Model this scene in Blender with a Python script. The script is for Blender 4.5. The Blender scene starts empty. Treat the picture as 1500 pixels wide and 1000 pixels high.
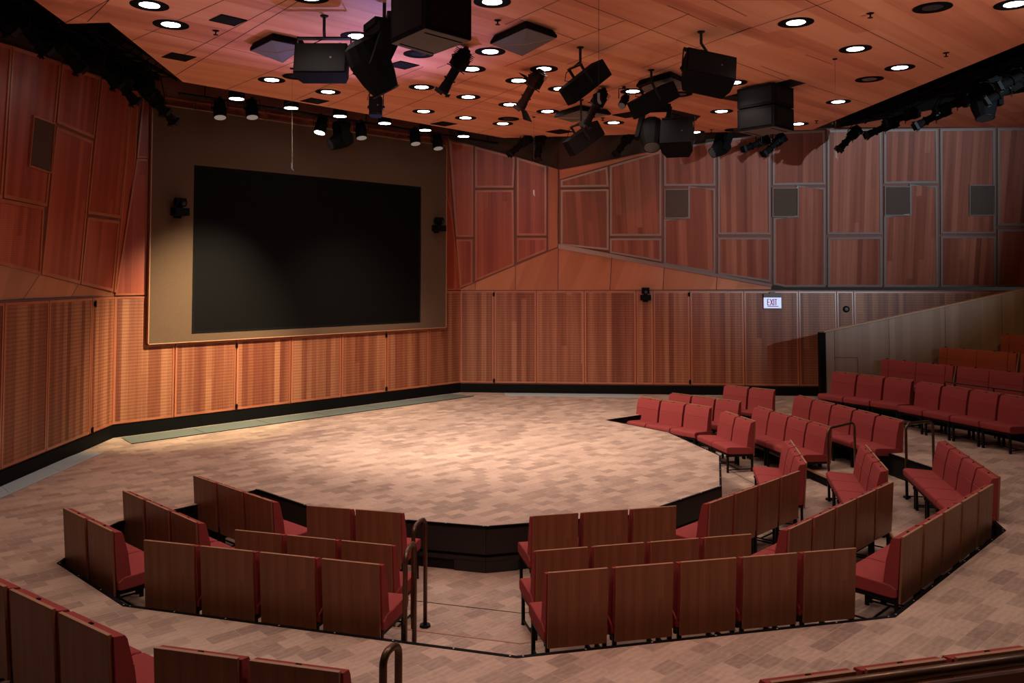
import bpy, bmesh, math, random
from mathutils import Vector, Matrix
random.seed(7)
C = bpy.context.scene
COL = C.collection
PI = math.pi

# ------------------------------------------------------------------ camera
EYE = Vector((0, 0, 2.75)); F = 1240.0; PITCH = math.radians(2.4)
YH = 404.0; CX = 750.0; CY = YH - F * math.tan(PITCH)
FWD = Vector((0, math.cos(PITCH), math.sin(PITCH)))
UPV = Vector((0, -math.sin(PITCH), math.cos(PITCH)))
RGT = Vector((1, 0, 0))
cd = bpy.data.cameras.new('camera'); cam = bpy.data.objects.new('camera', cd); COL.objects.link(cam)
cam.location = EYE; cam.rotation_euler = (PI / 2 + PITCH, 0, 0)
cd.sensor_width = 36; cd.lens = 36 * F / 1500; cd.shift_y = -(500 - CY) / 1500; cd.clip_start = .05; cd.clip_end = 100
C.camera = cam

# ------------------------------------------------------------------ world, exposure
w = bpy.data.worlds.new('world'); C.world = w; w.use_nodes = True
w.node_tree.nodes['Background'].inputs[0].default_value = (.01, .008, .008, 1)
C.view_settings.view_transform = 'Standard'; C.view_settings.look = 'None'
C.view_settings.gamma = 1; C.view_settings.exposure = 0.85; C.view_settings.use_curve_mapping = False
DOWN_W = 33.0        # each ceiling downlight

def spot(name, loc, target, power, color, angle, blend=.6, radius=.06):
    l = bpy.data.lights.new(name, 'SPOT'); l.energy = power; l.color = color
    l.spot_size = math.radians(angle); l.spot_blend = blend; l.shadow_soft_size = radius
    o = bpy.data.objects.new(name, l); COL.objects.link(o); o.location = loc
    o.rotation_euler = (Vector(target) - Vector(loc)).to_track_quat('-Z', 'Y').to_euler()
    return o
# stage key lights in the rig
spot('stage_key', (-3.6, 11.2, 5.45), (-.9, 15.4, 0), 1050, (1, .89, .74), 72, .9, .12)
spot('stage_key', (-1.0, 12.7, 5.5), (.5, 14.2, 0), 480, (1, .88, .78), 96, 1, .12)
spot('stage_key', (-2.65, 13.7, 5.2), (-5.7, 15.5, 1.2), 2100, (1, .90, .58), 54, 1, .10)
spot('stage_key', (-1.2, 15.3, 5.2), (-3.4, 17.6, .9), 520, (1, .86, .60), 62, 1, .10)
# cool wash across to the far wall, and a faint blue one on the ceiling
spot('cool_wash', (11.0, 1.5, 5.4), (7.3, 18.8, 5.0), 5200, (.58, .84, 1), 30, 1, .04)
spot('red_wash', (-.6, 9.4, 5.4), (1.8, 19, 3.4), 340, (1, .22, .13), 44, 1, .06)
spot('red_wash', (-1.2, 9.2, 5.4), (-6.5, 11.6, 3.6), 80, (1, .22, .13), 50, 1, .06)
spot('red_wash', (1.0, 3.2, 5.5), (.4, 8.9, 0), 130, (1, .25, .18), 62, 1, .06)
spot('blue_wash', (-1.9, 12.4, 3.5), (-2.0, 11.2, 5.75), 170, (.48, .42, 1), 95, 1, .03)
# added fill: unseen spots put in to brighten the wooden ceiling
for _p, _t, _w in (((-4.8, 4.6, 3.4), (-2.0, 10.5, 5.75), 210), ((5.8, 5.2, 3.4), (4.0, 11.5, 5.75), 250), ((.5, -2.5, 3.3), (.6, 6.5, 6.6), 230)): spot('ceiling_fill', _p, _t, _w, (1, .86, .77), 72, 1, .25)
spot('amber_wash', (9.2, 13.6, 5.5), (10.2, 17.6, 1.4), 60, (1, .66, .16), 70, 1, .05)

def ray(x, y):
    return FWD + RGT * ((x - CX) / F) - UPV * ((y - CY) / F)
def on_z(x, y, z=0.):
    d = ray(x, y); return EYE + d * ((z - EYE.z) / d.z)
def on_y(x, y, Y):
    d = ray(x, y); return EYE + d * (Y / d.y)
def on_p(x, y, pl):
    d = ray(x, y); p0, n = pl; return EYE + d * ((p0 - EYE).dot(n) / d.dot(n))
def plane3(a, b, c):
    n = (b - a).cross(c - a).normalized(); return (a, n if n.dot(EYE - a) > 0 else -n)
def vplane(a, b):
    return plane3(Vector((a[0], a[1], 0)), Vector((b[0], b[1], 0)), Vector((a[0], a[1], 1)))

# ------------------------------------------------------------------ materials
def nt(name):
    m = bpy.data.materials.new(name); m.use_nodes = True; t = m.node_tree
    return m, t, t.nodes, t.links, t.nodes['Principled BSDF']
def flat(name, col, rough=.5, metal=0., noise=0., spec=.5, scale=20):
    m, t, N, L, b = nt(name)
    b.inputs['Roughness'].default_value = rough; b.inputs['Metallic'].default_value = metal
    b.inputs['Specular IOR Level'].default_value = spec
    b.inputs['Base Color'].default_value = (*col, 1)
    if noise:
        tc = N.new('ShaderNodeTexCoord'); n = N.new('ShaderNodeTexNoise'); n.inputs['Scale'].default_value = scale
        r = N.new('ShaderNodeMixRGB'); r.blend_type = 'MIX'
        r.inputs[1].default_value = (*[c * (1 - noise) for c in col], 1); r.inputs[2].default_value = (*[min(1, c * (1 + noise)) for c in col], 1)
        L.new(tc.outputs['Object'], n.inputs['Vector']); L.new(n.outputs['Fac'], r.inputs[0]); L.new(r.outputs[0], b.inputs['Base Color'])
    return m
def math_(N, L, op, a, b=None, c=None):
    n = N.new('ShaderNodeMath'); n.operation = op
    for i, v in enumerate((a, b, c)):
        if v is None: continue
        if isinstance(v, (int, float)): n.inputs[i].default_value = v
        else: L.new(v, n.inputs[i])
    return n.outputs[0]
def wood(name, dark, mid, light, sx=7., sy=.22, grain=.25, perf=0., perf_d=.35, rough=.5, coord='UV', seed=0., contrast=1., spec=.35):
    """veneer: strips run along v (second coordinate); perf = spacing of slot rows"""
    m, t, N, L, b = nt(name)
    tc = N.new('ShaderNodeTexCoord'); mp = N.new('ShaderNodeMapping'); L.new(tc.outputs[coord], mp.inputs[0])
    mp.inputs['Location'].default_value = (seed, seed * .7, 0)
    sep = N.new('ShaderNodeSeparateXYZ'); L.new(mp.outputs[0], sep.inputs[0]); u, v = sep.outputs[0], sep.outputs[1]
    def noi(au, av, sc, det=2.):
        cx = N.new('ShaderNodeCombineXYZ'); L.new(math_(N, L, 'MULTIPLY', u, au), cx.inputs[0]); L.new(math_(N, L, 'MULTIPLY', v, av), cx.inputs[1])
        n = N.new('ShaderNodeTexNoise'); n.inputs['Scale'].default_value = sc; n.inputs['Detail'].default_value = det
        L.new(cx.outputs[0], n.inputs['Vector']); return n.outputs['Fac']
    # veneer leaves: random tone per strip, strip ends break at random heights
    fu = math_(N, L, 'FLOOR', math_(N, L, 'MULTIPLY', u, sx * 1.25))
    cx = N.new('ShaderNodeCombineXYZ'); L.new(fu, cx.inputs[0])
    wn0 = N.new('ShaderNodeTexWhiteNoise'); wn0.noise_dimensions = '1D'; L.new(fu, wn0.inputs['W'])
    fv = math_(N, L, 'FLOOR', math_(N, L, 'ADD', math_(N, L, 'MULTIPLY', v, .10), math_(N, L, 'MULTIPLY', wn0.outputs['Value'], 7.)))
    L.new(fv, cx.inputs[1])
    wn = N.new('ShaderNodeTexWhiteNoise'); wn.noise_dimensions = '2D'; L.new(cx.outputs[0], wn.inputs['Vector'])
    a = math_(N, L, 'MULTIPLY', wn.outputs['Value'], .42)
    s = math_(N, L, 'MULTIPLY', noi(sx, sy, 1.), .75)
    g = math_(N, L, 'MULTIPLY', math_(N, L, 'SUBTRACT', noi(90, 1.6, 1., 3.), .5), grain)
    f = math_(N, L, 'ADD', math_(N, L, 'ADD', a, s), g)
    f = math_(N, L, 'ADD', math_(N, L, 'MULTIPLY', math_(N, L, 'SUBTRACT', f, .55), contrast * 1.3), .5)
    r = N.new('ShaderNodeValToRGB'); L.new(f, r.inputs[0]); e = r.color_ramp.elements
    e[0].position = .1; e[0].color = (*dark, 1); e[1].position = .9; e[1].color = (*light, 1)
    x = e.new(.5); x.color = (*mid, 1)
    out = r.outputs[0]
    if perf:
        row = math_(N, L, 'LESS_THAN', math_(N, L, 'FRACT', math_(N, L, 'DIVIDE', v, perf)), .42)
        dash = math_(N, L, 'LESS_THAN', math_(N, L, 'FRACT', math_(N, L, 'DIVIDE', u, .02)), .72)
        k = math_(N, L, 'MULTIPLY', math_(N, L, 'MULTIPLY', row, dash), perf_d)
        mx = N.new('ShaderNodeMixRGB'); mx.blend_type = 'MIX'; L.new(k, mx.inputs[0]); L.new(out, mx.inputs[1]); mx.inputs[2].default_value = (.01, .004, .003, 1)
        out = mx.outputs[0]
    L.new(out, b.inputs['Base Color']); b.inputs['Roughness'].default_value = rough; b.inputs['Specular IOR Level'].default_value = spec
    return m
def block_floor():
    m, t, N, L, b = nt('end_grain_blocks')
    tc = N.new('ShaderNodeTexCoord'); mp = N.new('ShaderNodeMapping'); L.new(tc.outputs['Object'], mp.inputs[0]); mp.inputs['Rotation'].default_value = (0, 0, math.radians(-43))
    br = N.new('ShaderNodeTexBrick'); L.new(mp.outputs[0], br.inputs[0])
    br.inputs['Color1'].default_value = (0, 0, 0, 1); br.inputs['Color2'].default_value = (1, 1, 1, 1); br.inputs['Mortar'].default_value = (.9, .9, .9, 1)
    br.inputs['Scale'].default_value = 1; br.inputs['Mortar Size'].default_value = .003; br.inputs['Mortar Smooth'].default_value = .2
    br.inputs['Brick Width'].default_value = .23; br.inputs['Row Height'].default_value = .145; br.offset = .4; br.offset_frequency = 2; br.squash = 1; br.squash_frequency = 2
    n = N.new('ShaderNodeTexNoise'); n.inputs['Scale'].default_value = 1.1; n.inputs['Detail'].default_value = 4; L.new(mp.outputs[0], n.inputs[0])
    # rings of the end grain, jumping from block to block
    add = N.new('ShaderNodeMixRGB'); add.blend_type = 'ADD'; add.inputs[0].default_value = 1; L.new(mp.outputs[0], add.inputs[1])
    sc = N.new('ShaderNodeMixRGB'); sc.blend_type = 'MULTIPLY'; sc.inputs[0].default_value = 1; L.new(br.outputs[0], sc.inputs[1]); sc.inputs[2].default_value = (9, 5, 3, 1); L.new(sc.outputs[0], add.inputs[2])
    wv = N.new('ShaderNodeTexWave'); wv.wave_type = 'RINGS'; wv.inputs['Scale'].default_value = 6; wv.inputs['Distortion'].default_value = 5; wv.inputs['Detail'].default_value = 2; L.new(add.outputs[0], wv.inputs[0])
    n2 = N.new('ShaderNodeTexNoise'); n2.inputs['Scale'].default_value = 22; n2.inputs['Detail'].default_value = 4; L.new(add.outputs[0], n2.inputs[0])
    bw = math_(N, L, 'POWER', br.outputs[0], 1.0)
    f = math_(N, L, 'ADD', math_(N, L, 'MULTIPLY', bw, .42), math_(N, L, 'MULTIPLY', n.outputs['Fac'], .36))
    f = math_(N, L, 'ADD', f, math_(N, L, 'MULTIPLY', math_(N, L, 'SUBTRACT', wv.outputs['Fac'], .5), .10))
    f = math_(N, L, 'ADD', f, math_(N, L, 'MULTIPLY', math_(N, L, 'SUBTRACT', n2.outputs['Fac'], .5), .35))
    r = N.new('ShaderNodeValToRGB'); L.new(f, r.inputs[0]); e = r.color_ramp.elements
    e[0].position = .10; e[0].color = (.25, .16, .122, 1); e[1].position = .85; e[1].color = (.62, .42, .315, 1)
    x = e.new(.32); x.color = (.38, .245, .183, 1); x = e.new(.55); x.color = (.50, .33, .245, 1)
    L.new(r.outputs[0], b.inputs['Base Color']); b.inputs['Roughness'].default_value = .48; b.inputs['Specular IOR Level'].default_value = .35
    return m

M = {}
M['low'] = wood('slotted_cedar_veneer', (.15, .032, .014), (.235, .067, .029), (.345, .125, .058), perf=.056, perf_d=.42, contrast=1.25)
M['up'] = wood('red_perforated_veneer', (.20, .023, .010), (.28, .040, .017), (.39, .080, .035), perf=.026, perf_d=.30, seed=13, rough=.40, spec=.55)
M['joint'] = flat('stained_joint', (.15, .045, .028), .6)
M['frame'] = wood('veneer_frame', (.24, .06, .025), (.33, .09, .04), (.42, .13, .06), sx=3, seed=5, rough=.32, contrast=.6, spec=.7)
M['up_cool'] = wood('cool_lit_perforated_veneer', (.135, .027, .014), (.22, .052, .028), (.335, .10, .058), perf=.026, perf_d=.30, seed=17, rough=.40, spec=.55)  # the red veneer again, greyed to carry the far wall's cool light
M['trim'] = flat('cool_highlight_trim', (.30, .22, .20), .35, .6, noise=.1)  # far wall frames: pale cool highlights put into a greyer colour
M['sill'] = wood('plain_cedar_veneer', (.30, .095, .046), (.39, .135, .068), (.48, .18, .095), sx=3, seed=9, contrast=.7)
M['ceil'] = wood('ceiling_veneer', (.54, .165, .088), (.76, .275, .152), (.87, .37, .215), sx=3.2, sy=.18, seed=21, contrast=1.1)
M['tier'] = wood('pale_walnut_veneer', (.20, .115, .078), (.26, .155, .108), (.33, .205, .145), sx=5, seed=31, contrast=.7)
M['panel'] = wood('dark_oak_veneer', (.17, .062, .029), (.23, .09, .042), (.31, .125, .06), sx=20, sy=.5, grain=.5, seed=3, rough=.38, contrast=.7)
M['edge'] = flat('veneer_edge', (.36, .17, .09), .4, noise=.15)
M['floor'] = block_floor()
M['black'] = flat('black_paint', (.008, .007, .007), .6, spec=.15)
M['brown'] = flat('dark_brown_panel', (.05, .026, .018), .7, noise=.1, spec=.2)
M['riser'] = flat('dark_riser_board', (.020, .015, .014), .5, spec=.3)
M['base'] = flat('black_skirting', (.004, .0035, .0035), .6, spec=.06)
M['metal'] = flat('blackened_steel', (.012, .010, .010), .5, .3, spec=.15)
M['bronze'] = flat('bronze_tube', (.12, .068, .042), .36, .8, noise=.2, scale=6)
M['fabric'] = flat('red_wool', (.28, .043, .040), .85, noise=.12, spec=.15, scale=180)
M['fabric2'] = flat('orange_red_wool', (.27, .050, .022), .85, noise=.12, spec=.15, scale=180)
M['cloth'] = flat('brown_acoustic_cloth', (.10, .056, .034), .95, noise=.2, spec=.1, scale=60)
M['grille'] = flat('taupe_acoustic_cloth', (.070, .043, .033), .95, noise=.25, spec=.1, scale=80)
M['screen'] = flat('unlit_screen', (.0035, .0028, .0028), .6, spec=.05)
M['box'] = flat('black_speaker_cabinet', (.006, .005, .005), .75, spec=.04)
M['boxface'] = flat('black_speaker_grille', (.008, .0065, .0065), .7, noise=.3, scale=200, spec=.08)
M['taupe'] = flat('taupe_board', (.11, .088, .08), .7, noise=.1)
M['alu'] = flat('pale_metal', (.55, .56, .56), .4, .4)
M['vent'] = flat('pale_floor_grille', (.42, .47, .48), .5, .2, noise=.1)
M['ventg'] = flat('grey_green_floor_grille', (.13, .145, .12), .55, .1, noise=.15)
M['white'] = flat('white_plastic', (.3, .3, .3), .5)
M['wire'] = flat('thin_wire', (.06, .05, .045), .8, spec=.1)
M['seam'] = flat('dark_joint', (.07, .018, .01), .8)
def emit(name, col, s):
    m, t, N, L, b = nt(name); b.inputs['Base Color'].default_value = (*col, 1)
    b.inputs['Emission Color'].default_value = (*col, 1); b.inputs['Emission Strength'].default_value = s; return m
M['lamp'] = emit('lit_lens', (1, .96, .92), 9); M['sign'] = emit('backlit_sign', (.55, .62, .95), .33)
M['red'] = emit('red_lettering', (.35, .002, .01), .05)
M['dimlens'] = emit('dim_lens', (.30, .27, .24), .25)
M['glass'] = flat('dark_lens', (.03, .03, .035), .1)

# ------------------------------------------------------------------ mesh builder
class MB:
    def __init__(s): s.v = []; s.f = []; s.mi = []; s.uv = []; s.T = Matrix.Identity(4)
    def face(s, pts, mi=0, uv=None, raw=False):
        i = len(s.v); s.v += [tuple(p) if raw else tuple(s.T @ Vector(p)) for p in pts]; s.f.append(list(range(i, i + len(pts)))); s.mi.append(mi)
        s.uv.append(uv or [(0, 0)] * len(pts)); return s
    def box(s, c, d, mi=0, T=None):
        x, y, z = c; a, b, e = d[0] / 2, d[1] / 2, d[2] / 2
        P = [Vector((x + i * a, y + j * b, z + k * e)) for k in (-1, 1) for j in (-1, 1) for i in (-1, 1)]
        if T: P = [T @ p for p in P]
        for q in ((0, 2, 3, 1), (4, 5, 7, 6), (0, 1, 5, 4), (2, 6, 7, 3), (0, 4, 6, 2), (1, 3, 7, 5)): s.face([P[i] for i in q], mi)
        return s
    def prism(s, prof, x0, x1, mi=0, axis=0):
        """profile of (y,z) points extruded along x"""
        n = len(prof); A = [Vector((x0, y, z)) for y, z in prof]; B = [Vector((x1, y, z)) for y, z in prof]
        s.face(A, mi); s.face(B[::-1], mi)
        for i in range(n): s.face([A[i], B[i], B[(i + 1) % n], A[(i + 1) % n]], mi)
        return s
    def cyl(s, a, b, r0, r1=None, mi=0, n=12, caps=True):
        a = Vector(a); b = Vector(b); r1 = r0 if r1 is None else r1; d = (b - a).normalized()
        u = d.orthogonal().normalized(); w_ = d.cross(u)
        A = [a + (u * math.cos(2 * PI * i / n) + w_ * math.sin(2 * PI * i / n)) * r0 for i in range(n)]
        B = [b + (u * math.cos(2 * PI * i / n) + w_ * math.sin(2 * PI * i / n)) * r1 for i in range(n)]
        for i in range(n): s.face([A[i], A[(i + 1) % n], B[(i + 1) % n], B[i]], mi)
        if caps: s.face(A[::-1], mi); s.face(B, mi)
        return s
    def tube(s, pts, r, mi=0, n=8):
        pts = [Vector(p) for p in pts]; rings = []; u = None
        for i, p in enumerate(pts):
            d = (pts[min(i + 1, len(pts) - 1)] - pts[max(i - 1, 0)]).normalized()
            u = d.orthogonal().normalized() if u is None else (u - d * u.dot(d)).normalized()
            w_ = d.cross(u); rings.append([p + (u * math.cos(2 * PI * k / n) + w_ * math.sin(2 * PI * k / n)) * r for k in range(n)])
        for A, B in zip(rings, rings[1:]):
            for k in range(n): s.face([A[k], A[(k + 1) % n], B[(k + 1) % n], B[k]], mi)
        s.face(rings[0][::-1], mi); s.face(rings[-1], mi); return s
    def build(s, name, mats, parent=None, bevel=0., smooth=False, loc=None, seg=2):
        if not isinstance(mats, (list, tuple)): mats = [mats]
        me = bpy.data.meshes.new(name); me.from_pydata(s.v, [], s.f)
        for m in mats: me.materials.append(M[m] if isinstance(m, str) else m)
        for p, i in zip(me.polygons, s.mi): p.material_index = i
        uvl = me.uv_layers.new(name='UVMap'); k = 0
        for q in s.uv:
            for c in q: uvl.data[k].uv = c; k += 1
        bm = bmesh.new(); bm.from_mesh(me); bmesh.ops.remove_doubles(bm, verts=bm.verts, dist=1e-5)
        bmesh.ops.recalc_face_normals(bm, faces=bm.faces); bm.to_mesh(me); bm.free()
        if smooth:
            for p in me.polygons: p.use_smooth = True
        o = bpy.data.objects.new(name, me); COL.objects.link(o)
        if loc is not None: o.location = loc
        if parent: o.parent = parent
        if bevel:
            md = o.modifiers.new('bevel', 'BEVEL'); md.width = bevel; md.segments = seg; md.limit_method = 'ANGLE'; md.angle_limit = math.radians(35)
            for p in me.polygons: p.use_smooth = True
            md.harden_normals = True
        return o
def tag(o, label, cat, group=None, kind=None):
    if label: o['label'] = label
    if cat: o['category'] = cat
    if group: o['group'] = group
    if kind: o['kind'] = kind
    return o
def thing(name, label, cat, loc=(0, 0, 0), rz=0., group=None):
    o = bpy.data.objects.new(name, None); COL.objects.link(o); o.location = loc; o.rotation_euler = (0, 0, rz); o.empty_display_size = .1
    return tag(o, label, cat, group)
def struct(o, label=None): o['kind'] = 'structure'; return o
def kids(o): return [c for c in bpy.data.objects if c.parent == o]
def dup(root, label, group, loc, rz=0., sx=1., parts=None):
    r = root.copy(); COL.objects.link(r); r.location = loc; r.rotation_euler = (0, 0, rz); r.scale = (sx, 1, 1); r['label'] = label
    if group: r['group'] = group
    for ch, gs in parts:
        c = ch.copy(); COL.objects.link(c); c.parent = r
        for g in gs: d = g.copy(); COL.objects.link(d); d.parent = c
    return r

# ------------------------------------------------------------------ plan of the room
L0 = on_z(0, 712); L1 = on_z(163, 641); KC = on_z(674, 574); B1 = on_z(1140, 579)
dl = (L1 - L0).normalized(); L00 = L1 - dl * 19.5           # left wall runs back past the camera
db = (B1 - KC).normalized(); B2 = KC + db * 15.5
P_left = vplane(L00, L1); P_scr = vplane(L1, KC); P_back = vplane(KC, B2)
ZB = 2.40                                                  # top of the lower panelling
HC = 5.75                                                  # underside of the ceiling

def poly3(mb, pts, pl, off, mi, uvs, back=False):
    n = pl[1]; mb.face([p + n * off for p in pts], mi, uvs, raw=True)
UDIR = []
def uvmap(p, pl, ox):
    for q, e in UDIR:
        if q is pl: hh = e.cross(pl[1]); return (p.dot(hh) + ox, p.dot(e))
    n = pl[1]; h = Vector((0, 0, 1)).cross(n).normalized(); v = n.cross(h)
    return (p.dot(h) + ox, p.dot(v))
def inset(pts, n, d):
    m = len(pts); out = []
    c = sum(pts, Vector()) / m
    for i in range(m):
        a, b, c2 = pts[i - 1], pts[i], pts[(i + 1) % m]
        e1 = (b - a).normalized(); e2 = (c2 - b).normalized()
        p1 = n.cross(e1); p2 = n.cross(e2)
        if p1.dot(c - b) < 0 and p2.dot(c - b) < 0: p1, p2 = -p1, -p2
        k = p1 + p2; dn = max(.35, 1 + p1.dot(p2)); out.append(b + k * (d / dn))
    return out
def panel(mb, pts, pl, gap=.008, frame=.05, depth=.03, mf=1, mi=2, ox=0., rec=.012):
    """raised wall panel with a framed, slightly recessed face; mats: 0 backing, 1 frame, 2 face"""
    n = pl[1]
    a = inset(pts, n, gap); b = inset(a, n, frame) if frame else a; m = len(a)
    A0 = a; A1 = [p + n * depth for p in a]; Bt = [p + n * depth for p in b]; Bb = [p + n * (depth - rec) for p in b]
    g = lambda q: [uvmap(p, pl, ox) for p in q]
    for i in range(m):
        j = (i + 1) % m
        q = [A0[i], A0[j], A1[j], A1[i]]; mb.face(q, mf, g(q), raw=True)
        if frame:
            q = [A1[i], A1[j], Bt[j], Bt[i]]; mb.face(q, mf, g(q), raw=True)
            q = [Bt[i], Bt[j], Bb[j], Bb[i]]; mb.face(q, mf, g(q), raw=True)
    if frame: mb.face(Bb, mi, g(Bb), raw=True)
    else: mb.face(A1, mi, g(A1), raw=True)
def wall_mesh(name, pl, backing, panels, face='low', frame=.05, mats=None):
    mb = MB()
    for q in backing: mb.face(q, 0, raw=True)
    for k, pp in enumerate(panels):
        pts = [on_p(x, y, pl) if not isinstance((x, y), Vector) else None for x, y in pp]
        panel(mb, pts, pl, frame=frame, ox=k * 3.37)
    return struct(mb.build(name, mats or ['brown', 'frame', face]))
def up(p, z): return Vector((p.x, p.y, z))

# ---- lower walls (z 0.25 .. ZB)
ZK = .22
def lower_panels(pl, a, b, cuts, top=ZB):
    """cuts = fractions along a->b"""
    out = []
    for t0, t1 in zip(cuts, cuts[1:]):
        p, q = a.lerp(b, t0), a.lerp(b, t1); out.append([up(p, ZK), up(q, ZK), up(q, top), up(p, top)])
    return out
def frac_at(px, py, pl, a, b):
    p = on_p(px, py, pl); d = b - a; return (p - a).dot(d) / d.dot(d)
def low_wall(name, pl, a, b, xs, y, before=(), after=(), special=None):
    cuts = list(before) + [frac_at(x, y, pl, a, b) for x in xs] + list(after)
    mb = MB(); mb.face([up(a, -.02), up(b, -.02), up(b, ZB + .02), up(a, ZB + .02)], 0, raw=True)
    for k, pts in enumerate(lower_panels(pl, a, b, cuts)): panel(mb, pts, pl, frame=.035, ox=k * 2.71, rec=.008)
    return mb
lw = low_wall('wall_left', P_left, L00, L1, [2, 68, 131], 520, before=[0, .08, .16, .24, .32, .40, .48, .56], after=[1])
lw_o = None
sw_cuts = [173, 255, 345, 425, 499, 565, 627, 673]
mb_s = MB(); mb_s.face([up(L1, -.02), up(KC, -.02), up(KC, 7.2), up(L1, 7.2)], 0, raw=True)
fx = lambda x, y=540: max(0, min(1, frac_at(x, y, P_scr, L1, KC)))
# the framed screen surround leaves the panels under it shorter
z_fb0 = on_p(215, 501, P_scr).z; z_fb1 = on_p(649, 480, P_scr).z; z_fb = (z_fb0 + z_fb1) / 2
z_ft = (on_p(219, 163, P_scr).z + on_p(648, 207, P_scr).z) / 2
tl = fx(216, 400); tr = fx(649, 400)
lerp = lambda t, z: up(L1.lerp(KC, t), z)
cuts = [0] + [fx(x) for x in sw_cuts[1:-1]] + [1]
def polyp(mb, pts, k, frame=.035): panel(mb, pts, P_scr, frame=frame, ox=k * 2.71, rec=.008)
polyp(mb_s, [lerp(0, ZK), lerp(cuts[1], ZK), lerp(cuts[1], z_fb - .02), lerp(tl - .002, z_fb - .02), lerp(tl - .002, ZB), lerp(0, ZB)], 0)
for k in range(1, 6): polyp(mb_s, [lerp(cuts[k], ZK), lerp(cuts[k + 1], ZK), lerp(cuts[k + 1], z_fb - .02), lerp(cuts[k], z_fb - .02)], k)
polyp(mb_s, [lerp(cuts[6], ZK), lerp(1, ZK), lerp(1, ZB), lerp(tr + .002, ZB), lerp(tr + .002, z_fb - .02), lerp(cuts[6], z_fb - .02)], 7)
# upper wood around the surround
ZW = on_p(230, 140, P_scr).z
cl_t = on_p(206, 150, P_scr); crease_l = on_p(211, 136, P_scr); crease_r = on_p(656, 205, P_scr)
def upp(pts, k): panel(mb_s, pts, P_scr, frame=.03, ox=k * 2.1 + 40, rec=.008, mi=3)
upp([lerp(0.0, ZB + .01), lerp(tl - .003, ZB + .01), lerp(tl - .003, on_p(212, 232, P_scr).z), on_p(199, 232, P_scr)], 0)
upp([on_p(199, 232, P_scr), lerp(tl - .003, on_p(212, 232, P_scr).z), lerp(tl - .003, ZW), on_p(208, 140, P_scr)], 1)
upp([lerp(tr + .003, ZB + .01), lerp(1, ZB + .01), on_p(661, 310, P_scr), lerp(tr + .003, on_p(650, 278, P_scr).z)], 2)
upp([lerp(tr + .003, on_p(650, 278, P_scr).z), on_p(661, 310, P_scr), on_p(655, 208, P_scr), lerp(tr + .003, ZW)], 3)
top_t = [tl - .003] + [fx(x, 190) for x in (285, 388, 475, 580)] + [tr + .003]
for k, (t0, t1) in enumerate(zip(top_t, top_t[1:])): upp([lerp(t0, z_ft + .03), lerp(t1, z_ft + .03), lerp(t1, ZW), lerp(t0, ZW)], 4 + k)
scrw = struct(mb_s.build('wall_screen', ['joint', 'frame', 'low', 'up']))
bw = low_wall('wall_back', P_back, KC, B2, [724, 786, 856, 932, 957, 1011, 1090, 1170, 1226, 1251], 500, before=[0], after=[.80, .88, .96])
bwo = struct(bw.build('wall_back', ['joint', 'frame', 'low']))
lwo = struct(lw.build('wall_left', ['joint', 'frame', 'low']))

# ---- folded upper walls
C_L = up(L1, ZB); C_A = up(KC, ZB)
s_lo = on_p(35, 436, P_left); s_hi = on_y(58, 402, s_lo.y)
P_UL = plane3(C_L, crease_l, s_hi)
wy = on_p(817, 424, P_back); P_M = on_y(818, 362, wy.y - .35)
P_R = on_p(1130, 421, P_back)
P_A = plane3(C_A, crease_r, P_M)
P_B = plane3(P_M, P_R, on_p(1480, 421, P_back))
for pl_, a_, b_ in ((P_UL, (58, 402), (88, 92)), (P_A, (755, 380), (755, 235)), (P_B, (1130, 410), (1129, 200))): UDIR.append((pl_, (on_p(*b_, pl_) - on_p(*a_, pl_)).normalized()))
mats_u = ['brown', 'frame', 'up', 'grille']
def upper(name, pl, backing_px, polys, grilles=()):
    mb = MB(); bk = [on_p(x, y, pl) for x, y in backing_px]; mb.face([p for p in bk], 0, raw=True)
    for k, pp in enumerate(polys): panel(mb, [on_p(x, y, pl) for x, y in pp], pl, gap=.006, frame=.045, ox=k * 3.1, rec=.012)
    return mb
UL = upper('upper', P_UL, [(-420, 281), (175, 432), (200, 230), (211, 136), (200, 128), (0, 62), (-300, -38)], [
    [(-160, 348), (-160, 252), (0, 290), (62, 302), (57, 403)], [(-160, 246), (-160, 8), (0, 62), (15, 66), (2, 296)][:4] + [(0, 292)],
    [(2, 290), (15, 66), (87, 90), (66, 303)], [(68, 303), (89, 92), (142, 112), (132, 205), (115, 416), (58, 403)][:0] or [(88, 92), (145, 112), (135, 203), (80, 180)],
    [(80, 184), (134, 206), (115, 416), (58, 402)],
    [(147, 113), (190, 127), (184, 226), (174, 320), (126, 313), (137, 203)], [(126, 317), (173, 323), (163, 427), (116, 416)],
    [(192, 128), (201, 131), (197, 230), (176, 430), (165, 428)]])
# light soffit under it
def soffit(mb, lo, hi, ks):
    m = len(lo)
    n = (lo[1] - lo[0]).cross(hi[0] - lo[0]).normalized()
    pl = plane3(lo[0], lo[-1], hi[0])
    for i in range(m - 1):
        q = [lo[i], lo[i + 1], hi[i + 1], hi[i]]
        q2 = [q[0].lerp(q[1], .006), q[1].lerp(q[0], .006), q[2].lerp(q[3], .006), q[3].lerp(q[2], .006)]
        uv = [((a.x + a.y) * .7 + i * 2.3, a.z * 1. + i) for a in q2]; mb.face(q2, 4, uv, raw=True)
lo = [on_p(x, y, P_left) for x, y in ((-420, 463), (-60, 443), (35, 437), (105, 434), (173, 432.4))]
hi = [on_p(x, y, P_UL) for x, y in ((-420, 281), (-30, 381), (58, 402), (115, 416), (174, 431.8))]
soffit(UL, lo, hi, 0)
struct(UL.build('wall_left_upper', ['joint', 'frame', 'up', 'grille', 'sill']))
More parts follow.
